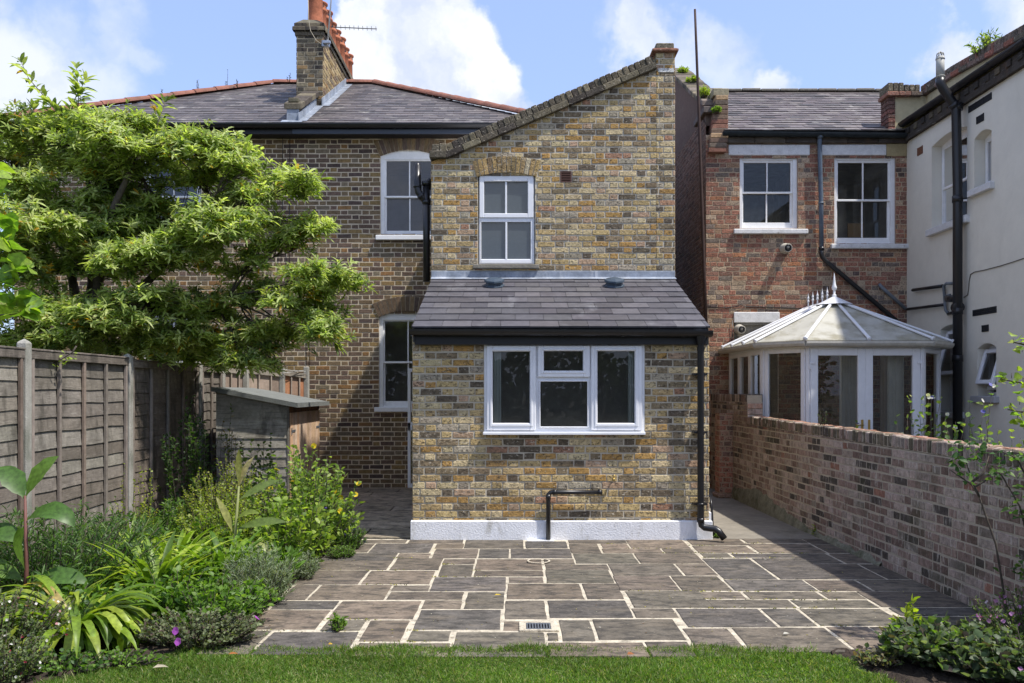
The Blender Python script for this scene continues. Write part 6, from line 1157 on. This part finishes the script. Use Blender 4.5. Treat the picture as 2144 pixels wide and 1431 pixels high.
sprays('rose_shoots', 'arching rose shoots with glossy leaves at the end of the brick wall', [[q(2170, 1200), q(2135, 1060), q(2100, 1000), q(2085, 980), [q(2100, 990), q(2125, 1010), q(2140, 1040), q(2135, 1080), q(2120, 1060)]], [q(2150, 1000), q(2130, 960), q(2095, 945), [q(2120, 950), q(2140, 965), q(2095, 975), q(2144, 1000)]], [q(2160, 1250), q(2140, 1190), [q(2125, 1195), q(2140, 1180), q(2144, 1205)]]], .06, .030, [(3, (.05, .115, .03)), (2, (.12, .20, .05))], 'rose')
sprays('grape_vine', 'bright yellow green vine leaves reaching in from the right edge', [[q(2180, 735, 4.9), q(2144, 722, 4.9), q(2118, 716, 4.9), [q(2122, 720, 4.9), q(2138, 722, 4.9), q(2140, 738, 4.9)]], [q(2180, 815, 4.9), q(2140, 802, 4.9), q(2098, 795, 4.9), [q(2098, 797, 4.9), q(2118, 792, 4.9), q(2142, 800, 4.9), q(2140, 812, 4.9)]], [q(2180, 880, 4.9), q(2150, 865, 4.9), q(2110, 858, 4.9), [q(2115, 855, 4.9), q(2135, 848, 4.9), q(2144, 868, 4.9), q(2130, 880, 4.9), q(2142, 895, 4.9)]]], .055, .05, [(3, (.26, .36, .04)), (2, (.16, .27, .05)), (1, (.38, .42, .08))], 'vine', k=4, prof=(1, .9))
q = lambda x, y, Y=6.2: P(x, y, Y)
sprays('maple_sapling', 'large lobed bright green leaves on a red stalk over the left fence end', [[q(-60, 740), q(0, 660), q(40, 657), q(58, 657), [q(50, 660), q(70, 655), q(35, 640)]], [q(-60, 700), q(0, 620), q(40, 590), [q(30, 590), q(55, 560), q(15, 585), q(20, 630), q(60, 630), q(45, 562)]], [q(-60, 600), q(-10, 520), q(10, 500), [q(8, 500), q(20, 505), q(-10, 515)]], [q(-40, 560), q(-5, 440), [q(-2, 370), q(-5, 400), q(0, 455)]]], .16, .13, [(3, (.15, .27, .03)), (2, (.24, .35, .04))], 'tree', k=4, sc_=(.3, .08, .07), prof=(1, .95), clus=.06)
q = lambda x, y, Y=8.0: P(x, y, Y)
sprays('overhanging_sprig', 'small pale sprig of leaves hanging over the fence rail', [[q(160, 725, 7.75), q(152, 738, 7.75), q(130, 752, 7.75), q(104, 764, 7.75), [q(150, 742, 7.75), q(136, 750, 7.75), q(118, 757, 7.75), q(106, 764, 7.75), q(128, 765, 7.75), q(145, 758, 7.75)]]], .055, .02, [(1, (.32, .42, .07))], 'branch', k=4)
# neighbour's flowers just over the wall
for i, (px_, w_, h_, lb, fc) in enumerate(((1780, .22, 1.30, 'thin stems with blue flowers poking over the wall by the double doors', [(1, (.12, .12, .45))]), (1925, .34, 1.44, 'pale flowered clump over the wall near the conservatory edge', [(3, (.7, .68, .6)), (1, (.15, .15, .5))]), (2030, .36, 1.46, 'leafy clump with white daisies above the brick coping', [(3, (.75, .72, .7)), (1, (.2, .2, .5))]), (2105, .26, 1.40, 'dark leafy clump with blue flowers behind the right end of the wall', [(1, (.12, .12, .4))]))):
    Yn = 3.8 * F / (px_ - CX); h_ -= .16; bushy('neighbour_flowers', lb, (X_(px_, Yn), Yn, 0), w_, h_, 44 if i else 10, [(3, (.13, .22, .05)), (2, (.24, .32, .07)), (1, (.08, .15, .04))], .06, .04, 14, flower=(fc, .020, 22 if i else 6, 5), group='flowers growing behind the garden wall')
bushy('wall_weed', 'tiny dark weed sprouting on the wall coping below the doors', (X_(1722, 9.0), 9.0, 1.18), .05, .16, 7, [(1, (.05, .09, .03))], .02, .012, 9)
# roof and gutter weeds
for nm, lb, px_, py_, Yb, r_, h_, pal_ in (('roof_moss', 'bright green tuft at the foot of the overgrown gable parapet', 1474, 205, 13.55, .10, .16, [(1, (.26, .34, .03))]), ('roof_moss', 'small green tuft high on the gable parapet', 1430, 156, 15.9, .10, .12, [(1, (.26, .34, .04))]), ('roof_moss', 'flat green moss halfway up the gable parapet', 1450, 173, 14.9, .12, .08, [(1, (.25, .33, .04))]), ('parapet_weed', 'green weed hanging on the red corbelled brick pier', 1500, 238, 13.2, .07, .10, [(1, (.17, .27, .05))]), ('roof_shrub', 'leafy buddleia growing above the right parapet', 2070, 112, 11.6, .26, .22, [(2, (.10, .16, .04)), (2, (.25, .32, .08))])):
    bushy(nm, lb, P(px_, py_, Yb), r_, h_, 40, pal_, .045 if nm != 'roof_shrub' else .08, .016 if nm != 'roof_shrub' else .022, 14)
for px_, py_, h_ in ((340, 205, .14), (414, 193, .32), (475, 188, .34), (498, 186, .22), (605, 172, .2)):
    y0 = 15.6; p = P(px_, py_, y0); r_ = bushy('ridge_weed', 'thin grey weed on the ridge tiles', p, .03, h_, 3, [(1, (.06, .08, .04))], .035, .01, 12, group='weeds sprouting along the red ridge')
lab = ['short weed on the lower part of the red hip', 'tall dark weed on the red hip tiles', 'tallest thin weed on the hip tiles left of the chimney', 'small weed just right of the tallest one on the hip', 'faint twig on the ridge beside the chimney']
for o, l in zip([o for o in col.objects if o.name.startswith('ridge_weed')], lab): o['label'] = l
bushy('paving_weed', 'small green weed rooted in a patio joint near the lawn', ground_pt(704, 1322), .06, .09, 24, [(1, (.15, .25, .05))], .03, .022, 8); bushy('paving_weed', 'tiny sprig in the shaded passage paving', ground_pt(735, 1083), .10, .05, 8, [(1, (.12, .2, .05))], .03, .02, 5); bushy('path_weed', 'green weed at the foot of the brick wall', ground_pt(1715, 1124), .07, .10, 22, [(1, (.22, .28, .03))], .05, .012, 8); bushy('drain_weed', 'green tuft beside the downpipe shoe', ground_pt(1500, 1128), .05, .07, 20, [(1, (.15, .25, .04))], .03, .015, 8)
bushy('ground_ivy', 'creeping small leaved weeds filling the bare soil below the salvia', (-2.55, 4.62, 0), .35, .08, 130, G_MINT + G_DARK, .03, .026, 6, ry=.16)
bushy('ground_ivy', 'creeping weeds between the deadnettle mound and the lawn', (2.05, 4.72, 0), .16, .07, 60, [(2, (.12, .17, .05)), (2, (.22, .2, .12)), (1, (.2, .14, .08))], .03, .026, 5)
strap('day_lily', 'loose yellow green strap leaved clump against the fence panels', (-3.15, 6.9, 0), 70, .60, .034, [(3, (.22, .31, .04)), (2, (.34, .40, .07))], .9, rise=(.9, 1.45), dead=.06)
strap('day_lily', 'strap leaved clump between the lavender and the yellow flowered shrub', (-2.15, 7.2, 0), 50, .46, .034, [(3, (.20, .30, .04)), (2, (.32, .38, .07))], .9, rise=(.9, 1.45), dead=.08)
bushy('golden_shrub', 'bright yellow green small leaved shrub spilling round the canna stem', (-2.62, 7.45, 0), .40, .56, 170, [(3, (.28, .34, .05)), (2, (.18, .26, .04))], .034, .022, 30)
# ------------------------------------------------------------ lawn
nb = 120000; gx = nr.rand(nb) * 4.6 - 2.6; gy = 4.15 + nr.rand(nb) * .93; edge = 5.02 + .025 * np.sin(gx * 7) + .02 * np.sin(gx * 17 + 1); right = 1.80 + (5.0 - gy) * .42 + .05 * np.sin(gy * 20); leftb = -1.98 - (5.0 - gy) * .85 + .05 * np.sin(gy * 31)
ok = (gy < edge) & (gx < right) & (gx > leftb); gx, gy = gx[ok], gy[ok]; m = len(gx); B = np.stack([gx, gy, np.full(m, -.012)], 1); lf = LF(); hgt = (.024 + .034 * nr.rand(m) + .03 * (nr.rand(m) < .05)) * (.8 + .35 * np.sin(gx * 4.3 + 2) * np.sin(gx * 1.7 + gy * 9)) + .018 * (gy > 4.92) * nr.rand(m)
patch = .5 + .5 * np.sin(gx * 3.1 + 1) * np.sin(gy * 6 + gx * 2); c = cols(m, [(4, (.115, .21, .03)), (3, (.17, .27, .05)), (2, (.07, .135, .02)), (1.6, (.30, .30, .12))], .2) * (.8 + .35 * patch)[:, None]
lf.add(B, rdir(m, (.55, 1.0)), rdir(m, (-.5, .5)), hgt, .0042, .45 * nr.rand(m), c, fold=.0); lf.build('lawn_grass', M['leaf'], None, label='short green lawn grass along the patio edge', kind='stuff')
# ------------------------------------------------------------ small things on the paving
g = ground_pt(1127, 1315); dr = thing('drain', 'small square grey gully grate set in the patio', 'drain', tuple(g)); mb = MB(); x0, x1, y0, y1 = g.x - .08, g.x + .08, g.y - .075, g.y + .075
for a, b, c_, d in ((x0 - .045, x1 + .05, y0 - .02, y0), (x0 - .045, x1 + .05, y1, y1 + .035), (x0 - .045, x0, y0, y1), (x1, x1 + .05, y0, y1)): mb.box(a, b, c_, d, -.0, .014, bev=.003)
mb.build('mortar_surround', M['joint'], dr); mb = MB(); strips(mb, (0, 0, 0), XA, YA_, (x0, x1, 0, .001), [], 0, 0) if False else None
n = 8; mb.box(x0 + .002, x1 - .002, y0 + .002, y0 + .02, .004, .013); mb.box(x0 + .002, x1 - .002, y1 - .02, y1 - .002, .004, .013)
for i in range(n + 1): xx = x0 + .003 + (x1 - x0 - .014) * i / n; mb.box(xx, xx + .009, y0 + .02, y1 - .02, .004, .013)
mb.build('grate', mat('grate', (.10, .11, .125), .6), dr); mb = MB(); mb.box(x0 + .001, x1 - .001, y0 + .001, y1 - .001, .0005, .0025, (.01, .01, .01)); mb.build('gully', M['black'], dr)
g = ground_pt(1128, 1178); mb = MB(); k = 28
for r0, r1 in ((.088, .105),):
    vs_ = [(g.x + math.cos(2 * math.pi * i / k) * r, g.y + math.sin(2 * math.pi * i / k) * r, .0165) for r in (r0, r1) for i in range(k)]; mb.mesh(vs_, [(i, (i + 1) % k, (i + 1) % k + k, i + k) for i in range(k)])
mb.build('manhole_ring', M['joint'], None, label='round mortared inspection cover outline in the patio', cat='drain cover')
for nm, lb, x, y, L_, W_, c_ in (('fallen_leaf', 'curled yellow leaf lying on the middle of the patio', 1043, 1253, .06, .018, (.62, .45, .06)), ('fallen_leaf', 'brown leaf on the lawn near the patio edge', 1322, 1384, .05, .03, (.30, .12, .05)), ('fallen_leaf', 'orange brown leaf on the left part of the lawn', 488, 1383, .055, .022, (.42, .16, .05)), ('fallen_leaf', 'dry pale leaf scrap at the bottom of the lawn', 335, 1412, .08, .03, (.42, .37, .28)), ('fallen_leaf', 'small white petal scrap on the right slabs', 1648, 1335, .05, .02, (.62, .60, .55)), ('fallen_leaf', 'orange leaf beside the thyme mat', 693, 1142, .06, .03, (.5, .25, .03)), ('fallen_leaf', 'yellow leaf on the slab edge by the grass', 692, 1362, .03, .02, (.55, .35, .05))):
    lf = LF(); g = ground_pt(x, y); lf.add([(g.x - L_ / 2, g.y, .022 if y < 1360 else .035)], [(1, .4, .2)], [(0, -.3, 1)], L_, W_, .25, np.array([c_]), fold=.4); lf.build(nm, M['petal'], None, label=lb, cat='leaf', group='fallen leaves')
lf = LF(); n = 420; gx = nr.rand(n) * 4.8 - 1.7; gy = 5.0 + nr.rand(n) ** 1.4 * 3.5; lf.add(np.stack([gx, gy, np.full(n, .009)], 1), rdir(n, (0, .2)), rdir(n, (.9, 1)), .007 + .016 * nr.rand(n), .008, .1, cols(n, [(3, (.30, .26, .08)), (2, (.12, .08, .05)), (2, (.45, .42, .34)), (1, (.03, .03, .02))]), fold=.1)
lf.build('leaf_litter', M['petal'], None, label='fine specks of leaf litter and grit scattered over the slabs', kind='stuff')
lf = LF(); n = 2600; k_ = nr.choice(len(SL), n); L0 = []
for i in k_:   # moss and tiny weeds in the joints
    gl, gr, v0, v1 = SL[i]; y_ = 1120 + (v0 if nr.rand() < .5 else v1) / 4.288; t_ = nr.rand() ** 2 * .5; x_ = 460 + (gl + (gr - gl) * t_) / 4.288; kk = EH / (y_ - HY); L0.append(((x_ - CX) * kk + nr.randn() * .01, F * kk + nr.randn() * .008, .002))
L0 = np.array(L0); L0 = L0[(L0[:, 0] > -1.7) & (L0[:, 0] < 3.1) & (L0[:, 1] < 8.6) & (np.sin(L0[:, 0] * 2.1 + 4) + np.sin(L0[:, 1] * 3 + L0[:, 0]) > .5)]; n = len(L0)
lf.add(L0, rdir(n, (.1, .8)), rdir(n, (.4, 1)), .010 + .012 * nr.rand(n), .008, .1, cols(n, [(3, (.16, .17, .04)), (2, (.30, .27, .05)), (2, (.08, .08, .04))]), fold=.1); lf.build('joint_moss', M['matleaf'], None, label='yellow green moss growing along the patio joints', kind='stuff')
# ------------------------------------------------------------ garden behind the camera, seen only in the window glass
hd = thing('rear_hedge', 'tall dark hedge closing the garden, mirrored in the ground floor glass', 'hedge', (0, -7, 0)); lf = LF(); n = 15000; B = np.stack([nr.rand(n) * 22 - 11, -7.6 + nr.randn(n) * .5, nr.rand(n) * 1.0], 1); B[:, 2] *= 3.2 + .7 * np.sin(B[:, 0] * 1.3) + .4 * np.sin(B[:, 0] * 3.7)
lf.add(B, rdir(n, (-.6, .9)), nr.randn(n, 3), .26, .16, .2, cols(n, G_DARK, .3) * .6); lf.build('foliage', M['matleaf'], hd); mb = MB()
for i in range(12): limb(mb, (-10 + i * 1.8, -7.7, 0), (-10 + i * 1.8 + rnd.uniform(-.5, .5), -7.7, 3), .07, .02)
mb.build('stems', M['bark'], hd)
